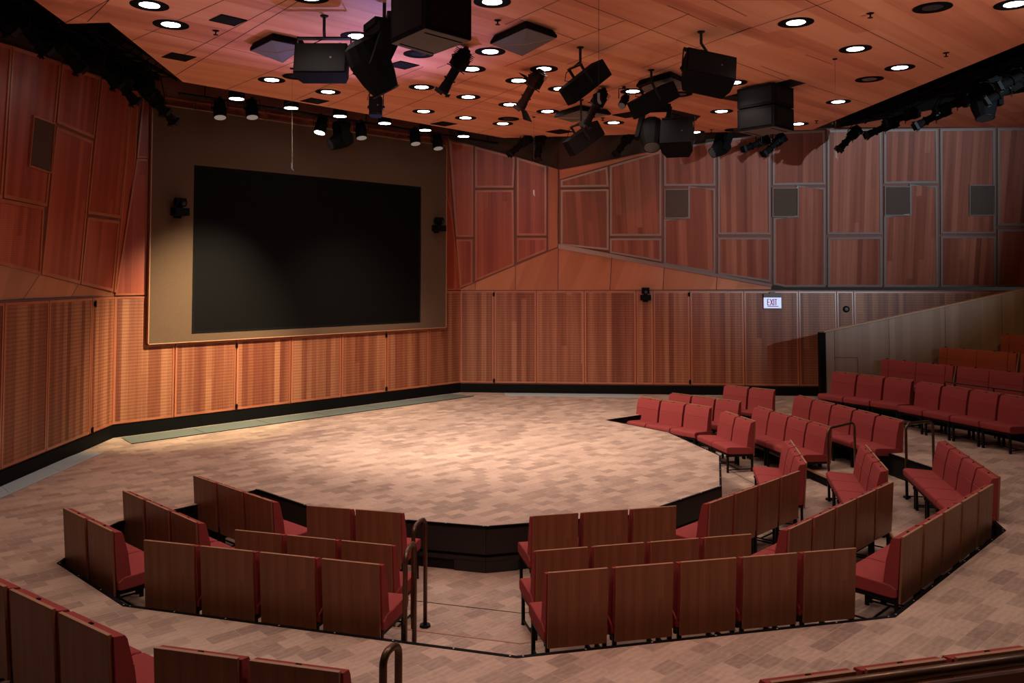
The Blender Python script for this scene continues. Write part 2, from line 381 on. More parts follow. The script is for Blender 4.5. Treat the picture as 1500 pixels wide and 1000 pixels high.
UA = upper('ua', P_A, [(672, 424), (818, 362), (819, 248), (745, 226), (656, 203)], [
    [(658, 206), (694, 213), (694, 347), (668, 347)], [(668, 350), (693, 350), (693, 415), (674, 422)],
    [(696, 214), (755, 230), (753, 275), (696, 275)], [(696, 278), (753, 278), (754, 388), (696, 412)],
    [(757, 230), (801, 243), (801, 345), (757, 345)], [(757, 348), (801, 348), (801, 367), (757, 385)]])
panel(UA, [on_p(x, y, P_A) for x, y in ((803, 243), (818, 248), (817.5, 361.5), (803, 367))], P_A, frame=0, depth=.03)
UA.mi[-1] = 4; UA.mi[-2] = 4; UA.mi[-3] = 4; UA.mi[-4] = 4; UA.mi[-5] = 4
lo = [on_p(x, y, P_back) for x, y in ((673, 424.6), (696, 424.6), (755, 424.6), (817, 424.6))]
hi = [on_p(x, y, P_A) for x, y in ((673, 424), (696, 414), (755, 389), (818, 362.4))]
soffit(UA, lo, hi, 1)
struct(UA.build('wall_corner_upper', ['joint', 'frame', 'up', 'grille', 'sill']))
UB = upper('ub', P_B, [(818, 362), (1130, 418), (1600, 420), (1600, 184), (1190, 188), (965, 222), (819, 248)], [
    [(821, 263), (890, 243), (892, 273), (821, 274)], [(821, 277), (892, 276), (892, 366), (821, 359)],
    [(893, 242), (969, 220), (969, 345), (893, 345)], [(893, 348), (969, 348), (969, 383), (893, 370)],
    [(972, 218), (1048, 206), (1048, 272), (972, 272)], [(1011, 275), (1048, 275), (1048, 400), (972, 387), (972, 320), (1011, 320)],
    [(1051, 205), (1128, 194), (1129, 343), (1051, 343)], [(1051, 347), (1129, 347), (1129, 413), (1051, 401)],
    [(1131, 193), (1208, 190), (1209, 270), (1131, 271)], [(1170, 274), (1209, 274), (1209, 420), (1150, 420), (1132, 416), (1132, 318), (1170, 318)],
    [(1211, 190), (1291, 189), (1292, 343), (1211, 343)], [(1212, 347), (1292, 346), (1292, 420), (1212, 420)],
    [(1294, 189), (1373, 188), (1374, 268), (1294, 269)], [(1335, 272), (1373, 271), (1374, 420), (1294, 420), (1294, 315), (1335, 315)],
    [(1376, 188), (1457, 187), (1458, 342), (1377, 342)], [(1377, 345), (1458, 345), (1458, 420), (1377, 420)],
    [(1460, 187), (1600, 186), (1600, 330), (1460, 330)], [(1460, 335), (1600, 335), (1600, 420), (1460, 420)]])
# shaded return board along the bottom edge, light board along the top edge
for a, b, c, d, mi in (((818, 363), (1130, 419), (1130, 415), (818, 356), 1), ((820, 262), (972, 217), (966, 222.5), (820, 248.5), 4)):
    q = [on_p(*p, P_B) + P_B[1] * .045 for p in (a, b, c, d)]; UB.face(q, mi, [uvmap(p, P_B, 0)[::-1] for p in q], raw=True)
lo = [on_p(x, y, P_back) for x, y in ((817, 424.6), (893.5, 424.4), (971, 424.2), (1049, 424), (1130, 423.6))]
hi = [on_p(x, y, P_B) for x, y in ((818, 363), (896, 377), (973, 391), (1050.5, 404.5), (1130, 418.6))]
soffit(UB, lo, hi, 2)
struct(UB.build('wall_back_upper', ['joint', 'trim', 'up_cool', 'grille', 'sill']))
# band filling between the fold and the lower wall (right part is flush)
def acoustic(px, pl, label, fm='frame'):
    mb = MB(); pts = [on_p(x, y, pl) for x, y in px]; n = pl[1]; b = inset(pts, n, .02)
    c = sum(pts, Vector()) / 4
    t = thing('acoustic_panel', label, 'acoustic panel', tuple(c), 0, 'acoustic cloth panels set in the walls')
    A = [p + n * .005 for p in pts]; A1 = [p + n * .045 for p in pts]; Bt = [p + n * .045 for p in b]
    fr = MB()
    for i in range(4):
        j = (i + 1) % 4
        fr.face([A[i], A[j], A1[j], A1[i]], 0, raw=True); fr.face([A1[i], A1[j], Bt[j], Bt[i]], 0, raw=True); fr.face([Bt[i], Bt[j], b[j] + n * .01, b[i] + n * .01], 0, raw=True)
    fr.v = [tuple(Vector(v) - c) for v in fr.v]; fr.build('frame', fm, t)
    f = MB(); f.face([p + n * .03 - c for p in b], 0); f.face([p + n * .01 - c for p in b][::-1], 0)
    for i in range(4): j = (i + 1) % 4; f.face([b[i] + n * .01 - c, b[j] + n * .01 - c, b[j] + n * .03 - c, b[i] + n * .03 - c])
    f.build('cloth', 'grille', t)
acoustic([(45, 168), (77, 180), (71, 254), (38, 243)], P_UL, 'tall slanted dark acoustic cloth panel high on the left wall')
acoustic([(973, 276), (1009, 276), (1009, 319), (973, 319)], P_B, 'leftmost square dark acoustic cloth panel on the far upper wall', 'trim')
acoustic([(1131, 274), (1169, 274), (1169, 317), (1131, 317)], P_B, 'square acoustic cloth panel above the exit sign on far wall', 'trim')
acoustic([(1295, 272), (1333, 272), (1333, 315), (1295, 315)], P_B, 'third square acoustic cloth panel along the far upper wall', 'trim')
acoustic([(1419, 270), (1457, 270), (1457, 315), (1419, 315)], P_B, 'rightmost square acoustic cloth panel, in the dim end of the far wall', 'trim')

# dark upper walls behind the lighting slots, and the rest of the room shell
def quad(name, pts, mat='brown', uv=None):
    mb = MB(); mb.face(pts, 0, uv, raw=True); return struct(mb.build(name, mat))
mb = MB()
def darkup(a, b): mb.face([a, b, up(b, 7.2), up(a, 7.2)], 0, raw=True)
tL = [on_p(x, y, P_UL) - P_UL[1] * .02 for x, y in ((-300, -38), (0, 62), (200, 128), (211, 136))]
for a, b in zip(tL, tL[1:]): darkup(a, b)
tA = [on_p(656, 203, P_A), on_p(745, 226, P_A), on_p(819, 248, P_A)]
for a, b in zip(tA, tA[1:]): darkup(a - P_A[1] * .02, b - P_A[1] * .02)
tB = [on_p(819, 248, P_B), on_p(965, 222, P_B), on_p(1190, 188, P_B), on_p(1600, 184, P_B)]
for a, b in zip(tB, tB[1:]): darkup(a - P_B[1] * .02, b - P_B[1] * .02)
struct(mb.build('trim_1', 'brown'))
quad('wall_near', [Vector((-7, -5, -.6)), Vector((14, -5, -.6)), Vector((14, -5, 7.2)), Vector((-7, -5, 7.2))])
quad('wall_right', [Vector((14, -5, -.6)), Vector((14, 20, -.6)), Vector((14, 20, 7.2)), Vector((14, -5, 7.2))])
quad('ceiling_void', [Vector((-9, -5, 7.2)), Vector((14, -5, 7.2)), Vector((14, 22, 7.2)), Vector((-9, 22, 7.2))], 'black')
# skirting
def skirt(name, a, b, n, t=.04, z1=ZK - .02):
    mb = MB(); q = [a, b]
    A = [up(a, 0), up(b, 0), up(b, z1), up(a, z1)]; B = [p + n * t for p in A]
    mb.face(B, 0, raw=True); mb.face([A[3], A[2], B[2], B[3]], 0, raw=True); return struct(mb.build(name, 'base'))
skirt('baseboard_left', L00, L1, P_left[1]); skirt('baseboard_screen', L1, KC, P_scr[1]); skirt('baseboard_back', KC, B2, P_back[1])

# ------------------------------------------------------------------ ceiling
CP = [on_z(268, 120, HC), on_z(738, 202, HC), on_z(1190, 190, HC), on_z(1500, 63, HC), Vector((7.3, 2, HC)), Vector((7.3, -4.9, HC)),
      Vector((-5.3, -4.9, HC)), on_z(50, 0, HC), on_z(98, 35, HC), on_z(160, 33, HC)]
GA = math.radians(44)      # veneer leaves run this way
def cuv(p): return (-p.x * math.sin(GA) + p.y * math.cos(GA), p.x * math.cos(GA) + p.y * math.sin(GA))
cb = MB(); cb.face(CP, 0, [cuv(p) for p in CP], raw=True)
for a, b in zip(CP, CP[1:] + CP[:1]): cb.face([a, b, up(b, HC + .28), up(a, HC + .28)], 1, raw=True)
cb.face([up(p, HC + .28) for p in CP], 1, raw=True)
def seam(x0, y0, x1, y1, wd=.012):
    a, b = on_z(x0, y0, HC - .0015), on_z(x1, y1, HC - .0015); d = (b - a).normalized(); n = Vector((-d.y, d.x, 0)) * wd / 2
    cb.face([a - n, b - n, b + n, a + n], 2, raw=True)
for s_ in ((841, 0, 1021, 70), (1021, 70, 1150, 118), (740, 97, 915, 30), (740, 36, 820, 0), (795, 12, 880, 44), (978, 8, 1050, 39), (1046, 0, 1094, 24), (760, 28, 843, 58),
           (1180, 0, 1382, 100), (1180, 80, 1219, 94), (1115, 97, 1156, 112), (1184, 125, 1280, 155), (940, 100, 1100, 40), (1060, 55, 1220, 0),
           (95, 34, 159, 0), (128, 32, 160, 0), (192, 60, 328, 0), (258, 110, 440, 0), (265, 82, 420, 0), (212, 43, 420, 90), (325, 134, 500, 62), (390, 165, 570, 85),
           (480, 155, 620, 98), (630, 180, 800, 110), (560, 170, 700, 110), (640, 100, 780, 45), (470, 125, 740, 165), (620, 130, 900, 190),
           (830, 95, 1010, 20), (900, 130, 1000, 90), (700, 195, 900, 130), (1030, 0, 1180, 0)): seam(*s_)
ceil_o = struct(cb.build('ceiling', ['ceil', 'black', 'seam']))
SZ = 5.93                     # the strip of ceiling beyond the right hand slot
SP = [on_z(1232, 186.5, SZ), on_z(1600, 186, SZ), Vector((14, 14.5, SZ)), Vector((14, 10, SZ)), Vector((8.9, 10, SZ)), on_z(1500, 135, SZ)]
sb = MB(); sb.face(SP, 0, [cuv(p) for p in SP], raw=True)
for a, b in zip(SP, SP[1:] + SP[:1]): sb.face([a, b, up(b, SZ + .25), up(a, SZ + .25)], 1, raw=True)
struct(sb.build('ceiling_side', ['ceil', 'black']))

# ------------------------------------------------------------------ floor and pit
S = [on_z(*p) for p in ((377, 716), (486, 752), (712, 770.5), (930, 753.5), (1054, 712), (1053, 667), (978, 633), (887, 615))]
V = [on_z(*p) for p in ((83, 825), (180, 888), (757, 964), (1312, 904), (1474, 777))]
V5 = Vector((6.06, 12.15, 0)); V6 = Vector((5.42, 15.95, 0)); V7 = Vector((4.05, 17.35, 0))
EL = [on_z(159, 771), on_z(173, 764), on_z(283, 740)]
V = V + [V5, V6, V7]
ER = [Vector((3.2, 17.35, 0)), on_z(935, 608)]
outline = V + ER + S[::-1] + EL[::-1]
bm = bmesh.new()
R_ = [Vector(p) for p in ((-9, -5, 0), (14, -5, 0), (14, 22, 0), (-9, 22, 0))]
for loop in (R_, outline):
    vs = [bm.verts.new(p) for p in loop]
    for i in range(len(vs)): bm.edges.new((vs[i], vs[(i + 1) % len(vs)]))
bmesh.ops.triangle_fill(bm, use_beauty=True, use_dissolve=False, edges=bm.edges[:])
me = bpy.data.meshes.new('floor'); bm.normal_update()
for f in bm.faces:
    if f.normal.z < 0: f.normal_flip()
bm.to_mesh(me); bm.free(); me.materials.append(M['floor'])
fo = bpy.data.objects.new('floor', me); COL.objects.link(fo); struct(fo)
ZA, ZC = -.5, -.34
def offs(line, d):
    out = []
    for i, p in enumerate(line):
        e1 = (p - line[i - 1]).normalized() if i else None; e2 = (line[i + 1] - p).normalized() if i < len(line) - 1 else None
        e1 = e1 or e2; e2 = e2 or e1; n1 = Vector((-e1.y, e1.x, 0)); n2 = Vector((-e2.y, e2.x, 0))
        out.append(p + (n1 + n2) * (d / (1 + n1.dot(n2))))
    return out
LC = offs(V, 1.0)
lowf = MB(); lowf.face([Vector((-7, 5.5, ZA)), Vector((8, 5.5, ZA)), Vector((8, 18.6, ZA)), Vector((-7, 18.6, ZA))], 0, raw=True)
struct(lowf.build('floor_pit', 'floor'))
Vx = offs(V, -.02); cc = MB()
for i in range(len(V) - 1): cc.face([up(Vx[i], ZC), up(Vx[i + 1], ZC), up(LC[i + 1], ZC), up(LC[i], ZC)], 0, raw=True)
for i in range(len(V) - 1): cc.face([up(LC[i], ZA), up(LC[i + 1], ZA), up(LC[i + 1], ZC), up(LC[i], ZC)], 1, raw=True)
struct(cc.build('floor_step', ['floor', 'base']))
rs = MB()
for a, b in zip(outline, outline[1:] + outline[:1]):
    rs.face([up(a, ZA), up(b, ZA), up(b, -.004), up(a, -.004)], 0, raw=True)
# stage skirt details: proud upper board, recessed slot, openings at the foot
for a, b in zip(S, S[1:]):
    d = (b - a).normalized(); n = Vector((d.y, -d.x, 0)); ln = (b - a).length
    def board(t0, t1, z0, z1, o, mi):
        p, q = a + d * t0, a + d * t1; A = [up(p, z0) + n * o, up(q, z0) + n * o, up(q, z1) + n * o, up(p, z1) + n * o]
        rs.face(A, mi, raw=True)
        rs.face([A[3], A[2], up(q, z1), up(p, z1)], mi, raw=True); rs.face([A[0], A[1], up(q, z0), up(p, z0)], mi, raw=True)
        rs.face([A[0], A[3], up(p, z1), up(p, z0)], mi, raw=True); rs.face([A[1], A[2], up(q, z1), up(q, z0)], mi, raw=True)
    board(-.005, ln + .005, -.30, -.012, .03, 1); board(-.005, ln + .005, -.38, -.335, .03, 1)
    board(-.005, .36, ZA + .005, -.37, .03, 1); board(ln - .36, ln + .005, ZA + .005, -.37, .03, 1)
struct(rs.build('trim_2', ['black', 'riser']))
# lip trims
def lip(line, name, z, w_=.035, closed=False, mat='base', screws=True, inward=1):
    t = MB(); L_ = line; o = offs(L_, w_ * inward)
    for i in range(len(L_) - 1):
        a, b, c, d = up(L_[i], z + .004), up(L_[i + 1], z + .004), up(o[i + 1], z + .004), up(o[i], z + .004)
        t.face([a, b, c, d], 0, raw=True); t.face([d, c, up(c, z - .03), up(d, z - .03)], 0, raw=True); t.face([a, b, up(b, z - .001), up(a, z - .001)], 0, raw=True)
        if screws:
            ln = (b - a).length; k = max(1, int(ln / .45))
            for j in range(k + 1):
                p = (a.lerp(d, .5)).lerp(b.lerp(c, .5), min(.985, max(.015, j / k))); t.cyl(p, p + Vector((0, 0, .002)), .007, .007, 1, 6)
    return struct(t.build(name, [mat, 'alu']))
lip(V, 'trim_3', 0); lip(S, 'trim_4', 0, .03, inward=-1); lip(LC, 'trim_5', ZC, .02, screws=False, mat='edge')
lip([EL[0], V[0]], 'trim_6', 0, .03, screws=False); lip(EL[::-1], 'trim_7', 0, .03, screws=False); lip([V7, ER[0], ER[1], S[-1]], 'trim_8', 0, .03, screws=False)
# flat joint ring in the pit floor
J = offs(V, 2.02)
jt = MB(); oj = offs(J, .012)
for i in range(len(J) - 1): jt.face([up(J[i], ZA + .002), up(J[i + 1], ZA + .002), up(oj[i + 1], ZA + .002), up(oj[i], ZA + .002)], 0, raw=True)
struct(jt.build('trim_9', 'base'))

# floor grilles by the walls
def floor_grille(px, label, mat, seams=3):
    pts = [on_z(x, y, .004) for x, y in px]; c = sum(pts, Vector()) / 4; c.z = 0
    t = thing('floor_grille', label, 'floor vent', tuple(c)); m = MB()
    for i in range(seams):
        a0, a1 = i / seams + .001, (i + 1) / seams - .001
        q = [pts[0].lerp(pts[1], a0), pts[0].lerp(pts[1], a1), pts[3].lerp(pts[2], a1), pts[3].lerp(pts[2], a0)]
        q = [p - c for p in q]; m.face([p + Vector((0, 0, .006)) for p in q])
        for k in range(4): m.face([q[k], q[(k + 1) % 4], q[(k + 1) % 4] + Vector((0, 0, .006)), q[k] + Vector((0, 0, .006))])
    m.build('plate', mat, t)
    e = MB(); p0, p1 = pts[3] - c, pts[2] - c; dd = (p1 - p0).normalized(); nn = Vector((dd.y, -dd.x, 0)) * .012
    e.face([p0, p1, p1 + nn, p0 + nn]); e.face([p + Vector((0, 0, .008)) for p in (p0, p1, p1 + nn, p0 + nn)])
    e.face([p0 + nn, p1 + nn, p1 + nn + Vector((0, 0, .008)), p0 + nn + Vector((0, 0, .008))]); e.build('edge_strip', 'alu' if mat == 'vent' else 'base', t)
floor_grille([(-80, 738), (118, 663), (150, 663), (-80, 765)], 'pale grey floor grille strip beside the left wall', 'vent', 3)
floor_grille([(177, 641), (662, 577), (694, 580), (192, 650)], 'long grey-green floor grille strip below the big screen', 'ventg', 6)
floor_grille([(738, 575.5), (930, 578), (938, 582), (740, 579)], 'pale floor grille strip at the foot of the far wall', 'vent', 2)

# ------------------------------------------------------------------ screen
n = P_scr[1]
sc = thing('video_screen', 'huge unlit black video screen in the brown cloth surround', 'screen', tuple(up(L1.lerp(KC, .45), 0)))
loc = Vector(sc.location)
zs0 = (on_p(281, 484, P_scr).z + on_p(610, 470, P_scr).z) / 2; zs1 = (on_p(285, 247, P_scr).z + on_p(610, 276, P_scr).z) / 2
ts0, ts1 = fx(283, 380), fx(610, 380)
def slab(mb, pts, n, d0, d1, mi=0):
    A = [p + n * d0 - loc for p in pts]; B = [p + n * d1 - loc for p in pts]; mb.face(B, mi); mb.face(A[::-1], mi)
    for i in range(4): j = (i + 1) % 4; mb.face([A[i], A[j], B[j], B[i]], mi)
m = MB(); slab(m, [lerp(ts0, zs0), lerp(ts1, zs0), lerp(ts1, zs1), lerp(ts0, zs1)], n, .05, .075); m.build('display', 'screen', sc)
m = MB()
for a, b, c, d in ((ts0 - .006, ts0, zs0, zs1), (ts1, ts1 + .006, zs0, zs1), (ts0 - .006, ts1 + .006, zs0 - .04, zs0), (ts0 - .006, ts1 + .006, zs1, zs1 + .04)):
    slab(m, [lerp(a, c), lerp(b, c), lerp(b, d), lerp(a, d)], n, .05, .085)
m.build('bezel', 'box', sc)
sr = thing('screen_surround', 'brown cloth-covered frame around the big screen', 'frame', tuple(loc))
m = MB()
for a, b, c, d in ((tl, ts0 - .007, z_fb, z_ft), (ts1 + .007, tr, z_fb, z_ft), (ts0 - .007, ts1 + .007, z_fb, zs0 - .045), (ts0 - .007, ts1 + .007, zs1 + .045, z_ft)):
    slab(m, [lerp(a, c), lerp(b, c), lerp(b, d), lerp(a, d)], n, .03, .10)
m.build('cloth_face', 'cloth', sr)
m = MB()
for a, b, c, d in ((tl - .002, tl, z_fb, z_ft), (tr, tr + .002, z_fb, z_ft), (tl, tr, z_fb - .015, z_fb), (tl, tr, z_ft, z_ft + .015)):
    slab(m, [lerp(a, c), lerp(b, c), lerp(b, d), lerp(a, d)], n, .03, .115)
m.build('edge_trim', 'edge', sr)

# ------------------------------------------------------------------ chairs
def rnd(o, w_): return o
def make_chair():
    t = thing('auditorium_chair', 'x', 'chair')
    m = MB(); W = .488
    m.prism([(.036, .25), (.058, .25), (.022, .83), (.0, .83)], -W / 2, W / 2, 0); m.f and None
    # uv on the big rear face
    p = m.build('back_panel', ['panel'], t, bevel=.003)
    me = p.data; uvl = me.uv_layers[0]
    for li, l in enumerate(me.loops):
        c = me.vertices[l.vertex_index].co; uvl.data[li].uv = (c.x, c.z)
    m = MB(); m.box((0, .0105, .8315), (W, .022, .004)); m.build('top_edge', 'edge', t)
    # back cushion: two padded pieces meeting at a stitched seam
    m = MB(); hw = .256
    m.prism([(.056, .37), (.185, .385), (.172, .47), (.148, .632), (.140, .637), (.143, .642), (.106, .785), (.090, .810), (.024, .821)], -hw, hw)
    m.build('back_cushion', 'fabric', t, bevel=.012)
    m = MB(); m.prism([(.06, .30), (.06, .37), (.12, .405), (.49, .425), (.545, .415), (.556, .385), (.545, .32), (.50, .305), (.10, .29)], -.268, .268)
    m.build('seat_cushion', 'fabric', t, bevel=.013)
    fr = MB(); fr.box((0, .30, .292), (.50, .46, .022)); fr.box((-.235, .30, .272), (.028, .48, .03)); fr.box((.235, .30, .272), (.028, .48, .03))
    fr.box((0, .075, .272), (.46, .03, .03)); fr.box((-.235, .30, .045), (.014, .46, .014)); fr.box((.235, .30, .045), (.014, .46, .014)); fr.box((0, .30, .045), (.46, .014, .014))
    fr.box((-.235, .09, .40), (.02, .02, .26)); fr.box((.235, .09, .40), (.02, .02, .26))
    fr.build('seat_frame', 'metal', t)
    for sx in (-1, 1):
        for y in (.075, .515):
            l = MB(); l.box((sx * .235, y, .135), (.03, .03, .262)); l.cyl((sx * .235, y, 0), (sx * .235, y, .008), .022, .022, 0, 10); l.build('leg', 'metal', t)
    q = MB(); q.box((0, .050, .820), (.030, .016, .006)); q.build('number_tab', 'box', t)
    q = MB(); q.box((-.19, .20, .235), (.07, .03, .065)); q.box((-.19, .19, .265), (.03, .012, .03)); q.build('coupling_box', 'box', t)
    return t
chair0 = make_chair(); CH = [(c, []) for c in kids(chair0)]; used = [False]
CEN = Vector((.3, 12.6, 0))
GROUPS = [  # floor, A px, B px, n, row words, block words
    (ZC, (91, 744), (163.5, 779), 2, 'outer sunken row', 'small left-end block'),
    (ZC, (208, 791.5), (557, 828), 4, 'outer sunken row', 'block left of front aisle'),
    (ZC, (801, 840), (1256.7, 803.5), 5, 'outer sunken row', 'block right of front aisle'),
    (ZC, (1323, 788), (1456, 709), 5, 'outer sunken row', 'front-right corner block'),
    (ZC, (1385, 644.4), (1466.8, 699), 4, 'outer sunken row', 'right-hand block before the far handrails'),
    (ZC, (1170.8, 578.4), (1325.6, 616), 5, 'outer sunken row', 'block beyond right handrails'),
    (ZC, (1064, 563.5), (1137, 570.8), 2, 'outer sunken row', 'far-end pair by back wall'),
    (ZA, (178, 718.4), (288, 766.4), 3, 'middle row', 'left-end block'),
    (ZA, (341.6, 776.5), (575, 799.7), 3, 'middle row', 'block left of front aisle'),
    (ZA, (784, 808), (1103, 782.7), 4, 'middle row', 'block right of front aisle'),
    (ZA, (1156.4, 776), (1310, 705.6), 5, 'middle row', 'front-right corner block'),
    (ZA, (1268.8, 651), (1302, 689), 3, 'middle row', 'right-hand block before the far handrails'),
    (ZA, (1110.8, 594.6), (1220, 625.7), 4, 'middle row', 'block beyond right handrails'),
    (ZA, (984.6, 575), (1087, 587.8), 3, 'middle row', 'far-end block'),
    (ZA, (281.8, 696.4), (397.6, 735), 3, 'row nearest the stage', 'left-end block'),
    (ZA, (447, 740.8), (587.6, 751.6), 2, 'row nearest the stage', 'pair left of front aisle'),
    (ZA, (779, 756.5), (992.7, 741.4), 3, 'row nearest the stage', 'block right of front aisle'),
    (ZA, (1040, 737.6), (1173, 689.6), 4, 'row nearest the stage', 'front-right corner block'),
    (ZA, (1158.8, 644), (1182.8, 678.9), 3, 'row nearest the stage', 'right-hand block before the far handrails'),
    (ZA, (1062.8, 601.7), (1108, 616.8), 2, 'row nearest the stage', 'pair at the right stage corner'),
    (ZA, (939.5, 581), (1044, 595.9), 3, 'row nearest the stage', 'far-end block'),
    (0, (13.3, 864), (160, 933), 4, 'upper floor row', 'dim block in bottom left corner'),
    (0, (221, 949.3), (500, 986.5), 2, 'upper floor row', 'dim pair cut by bottom edge'),
    (0, (1127, 1001.5), (1515, 950), 3, 'upper floor row', 'block behind the near railing'),
    (0, (1224, 543.6), (1340, 556.6), 3, 'upper floor row', 'block beside the raked wall'),
    (0, (1349, 558.7), (1516, 583.5), 4, 'upper floor row', 'block before the benches'),
]
ORD = {2: ['left', 'right'], 3: ['left', 'middle', 'right'], 4: ['first', 'second', 'third', 'fourth'], 5: ['first', 'second', 'middle', 'fourth', 'fifth']}
def chair_label(i, n, row, block):
    short = row
    pos = ORD[n][i] + (' from the left' if n > 3 and ORD[n][i] != 'middle' else '')
    return '%s red chair, %s, %s' % (pos, block, short)
for fl, A, B, n_, row, block in GROUPS:
    a = on_z(*A, fl + .83); b = on_z(*B, fl + .83)
    if block.startswith('dim block'): a = b - (b - a) * 2.06
    d = (b - a); ln = d.length; d.normalize()
    f = Vector((-d.y, d.x, 0));
    if f.dot(CEN - a) < 0: f = -f
    pitch = ln / (n_ - .07); rz = math.atan2(f.y, f.x) - PI / 2; sx = min(1.1, pitch / .555)
    for i in range(n_):
        c = a + d * (pitch * (i + .465)); loc_ = (c.x, c.y, fl + .001); lab = chair_label(i, n_, row, block)
        if not used[0]:
            chair0.location = loc_; chair0.rotation_euler = (0, 0, rz); chair0.scale = (sx, 1, 1); chair0['label'] = lab; chair0['group'] = 'red wood-backed chairs around the stage'; used[0] = True
        else: dup(chair0, lab, 'red wood-backed chairs around the stage', loc_, rz, sx, CH)

# ------------------------------------------------------------------ looped handrails
def loop_rail(a, b, z0, h, label, flange=True, z0b=None):
    a = Vector(a); b = Vector(b); z0b = z0 if z0b is None else z0b
    t = thing('handrail', label, 'handrail', (a.x, a.y, min(z0, z0b)), 0, 'bent tube handrails at the seating aisles'); o = Vector(t.location)
    A = Vector((a.x, a.y, z0)); B = Vector((b.x, b.y, z0b)); zt = z0 + h
    d = (b - a); d.z = 0; r = min(.09, d.length * .4); d.normalize()
    pts = [A]; top = zt; s2 = 0.
    for k in range(7):
        an = PI / 2 * k / 6; pts.append(Vector((a.x, a.y, top - r)) + d * (r - r * math.cos(an)) + Vector((0, 0, r * math.sin(an))))
    q = []
    for k in range(7):
        an = PI / 2 * k / 6; q.append(Vector((b.x, b.y, top - r + s2)) - d * (r - r * math.cos(an)) + Vector((0, 0, r * math.sin(an))))
    pts += q[::-1] + [B]
    MB().tube([p - o for p in pts], .019, 0, 12).build('tube', 'bronze', t, smooth=True)
    for p in (A, B):
        f = MB(); f.cyl(p - o + Vector((0, 0, .001)), p - o + Vector((0, 0, .022)), .052, .048, 0, 20); f.build('floor_flange', 'metal', t)
def at2(px, Y): return (( px - CX) / F * Y, Y, 0)
loop_rail(at2(607.5, 7.72), at2(625, 8.0), ZA, 1.0, 'bronze looped handrail farther down the front aisle, its round foot showing')
loop_rail(at2(596, 6.55), at2(609.5, 6.85), ZC, .98, 'bronze looped handrail standing in the middle of the front aisle rails')
loop_rail(at2(565, 4.02), at2(587, 4.15), 0, .99, 'nearest bronze looped handrail, cut off by the bottom edge')
loop_rail(at2(1209, 12.45), at2(1247.5, 12.95), ZA, 1.03, 'bronze looped handrail at the right end of the middle row')
loop_rail(at2(1322, 11.95), at2(1361.5, 12.2), ZC, 1.02, 'taller-looking bronze looped handrail at the right end of the outer row')

# ------------------------------------------------------------------ raked side wall, tiers and benches on the right
YW = 17.75
RW0 = on_y(1209, 487, YW); RW1 = on_y(1500, 425, YW); sl = (RW1.z - RW0.z) / (RW1.x - RW0.x)
XE = 13.9; ze = RW0.z + sl * (XE - RW0.x)
rw = thing('raked_partition', 'pale wood partition wall with sloping top beside the benches', 'partition', (RW0.x, YW, 0)); o = Vector(rw.location)
xs = [RW0.x, on_y(1222, 480, YW).x, on_y(1302, 480, YW).x, on_y(1384.5, 480, YW).x, on_y(1468, 480, YW).x, on_y(1560, 480, YW).x, XE]
m = MB()
for k, (xa, xb) in enumerate(zip(xs, xs[1:])):
    q = [Vector((xa + .004, 0, 0)), Vector((xb - .004, 0, 0)), Vector((xb - .004, 0, RW0.z + sl * (xb - RW0.x))), Vector((xa + .004, 0, RW0.z + sl * (xa - RW0.x)))]
    m.face([p - Vector((o.x, 0, 0)) for p in q], 0, [(p.x + k * 3.3, p.z) for p in q])
m.build('veneer_panels', ['tier'], rw)
m = MB(); q = [Vector((RW0.x, .008, 0)), Vector((XE, .008, 0)), Vector((XE, .008, ze)), Vector((RW0.x, .008, RW0.z))]; q2 = [p + Vector((0, .1, 0)) for p in q]
q = [p - Vector((o.x, 0, 0)) for p in q]; q2 = [p - Vector((o.x, 0, 0)) for p in q2]
m.face(q); m.face(q2[::-1])
for i in range(4): j = (i + 1) % 4; m.face([q[i], q[j], q2[j], q2[i]])
m.build('core', 'brown', rw)
m = MB(); zz = Vector((0, 0, .03)); cp = [q[3] + Vector((-.03, -.02, 0)), q[2] + Vector((0, -.02, 0)), q2[2] + Vector((0, .02, 0)), q2[3] + Vector((-.03, .02, 0))]
m.face([p + zz for p in cp]); m.face(cp[::-1])
for i in range(4): j = (i + 1) % 4; m.face([cp[i], cp[j], cp[j] + zz, cp[i] + zz])
m.build('cap', 'edge', rw)
m = MB(); m.box((-.06, .05, RW0.z / 2), (.12, .13, RW0.z)); m.build('end_post', 'base', rw)
m = MB(); x0, x1 = on_y(1222, 522, YW).x - o.x, on_y(1256, 522, YW).x - o.x; z0 = on_y(1240, 523.5, YW).z
m.box(((x0 + x1) / 2, -.003, z0), (x1 - x0, .004, .008)); m.box((x1, -.003, z0 / 2), (.008, .004, z0)); m.build('hatch_joint', 'seam', rw)

# tiers (risers parallel to the fourth row); each step higher
TD = [Vector((7.75 + 1.18 * k, 17.7, 0)) for k in range(4)]
dirA = Vector((.50, -.866, 0)); 
tb = MB(); tz = [.20, .45, .70, .95]
for k, p in enumerate(TD):
    off = Vector((-.866, -.5, 0)) * .92      # riser stands in front of the bench back
    a = p + off; a = a + dirA * ((a.y - 17.74) / .866) * 1.0 if True else a; b = a + dirA * 3.0; c = b + Vector((.26, -.966, 0)) * 9
    z = tz[k]; zl = tz[k - 1] if k else 0
    E_ = Vector((13.95, c.y, 0)); G_ = Vector((13.95, 17.74, 0))
    tb.face([up(a, z), up(b, z), up(c, z), up(E_, z), up(G_, z)], 0, raw=True)
    for u_, v_ in ((a, b), (b, c)): tb.face([up(u_, zl - .01), up(v_, zl - .01), up(v_, z), up(u_, z)], 1, raw=True)
struct(tb.build('floor_tiers', ['floor', 'base']))

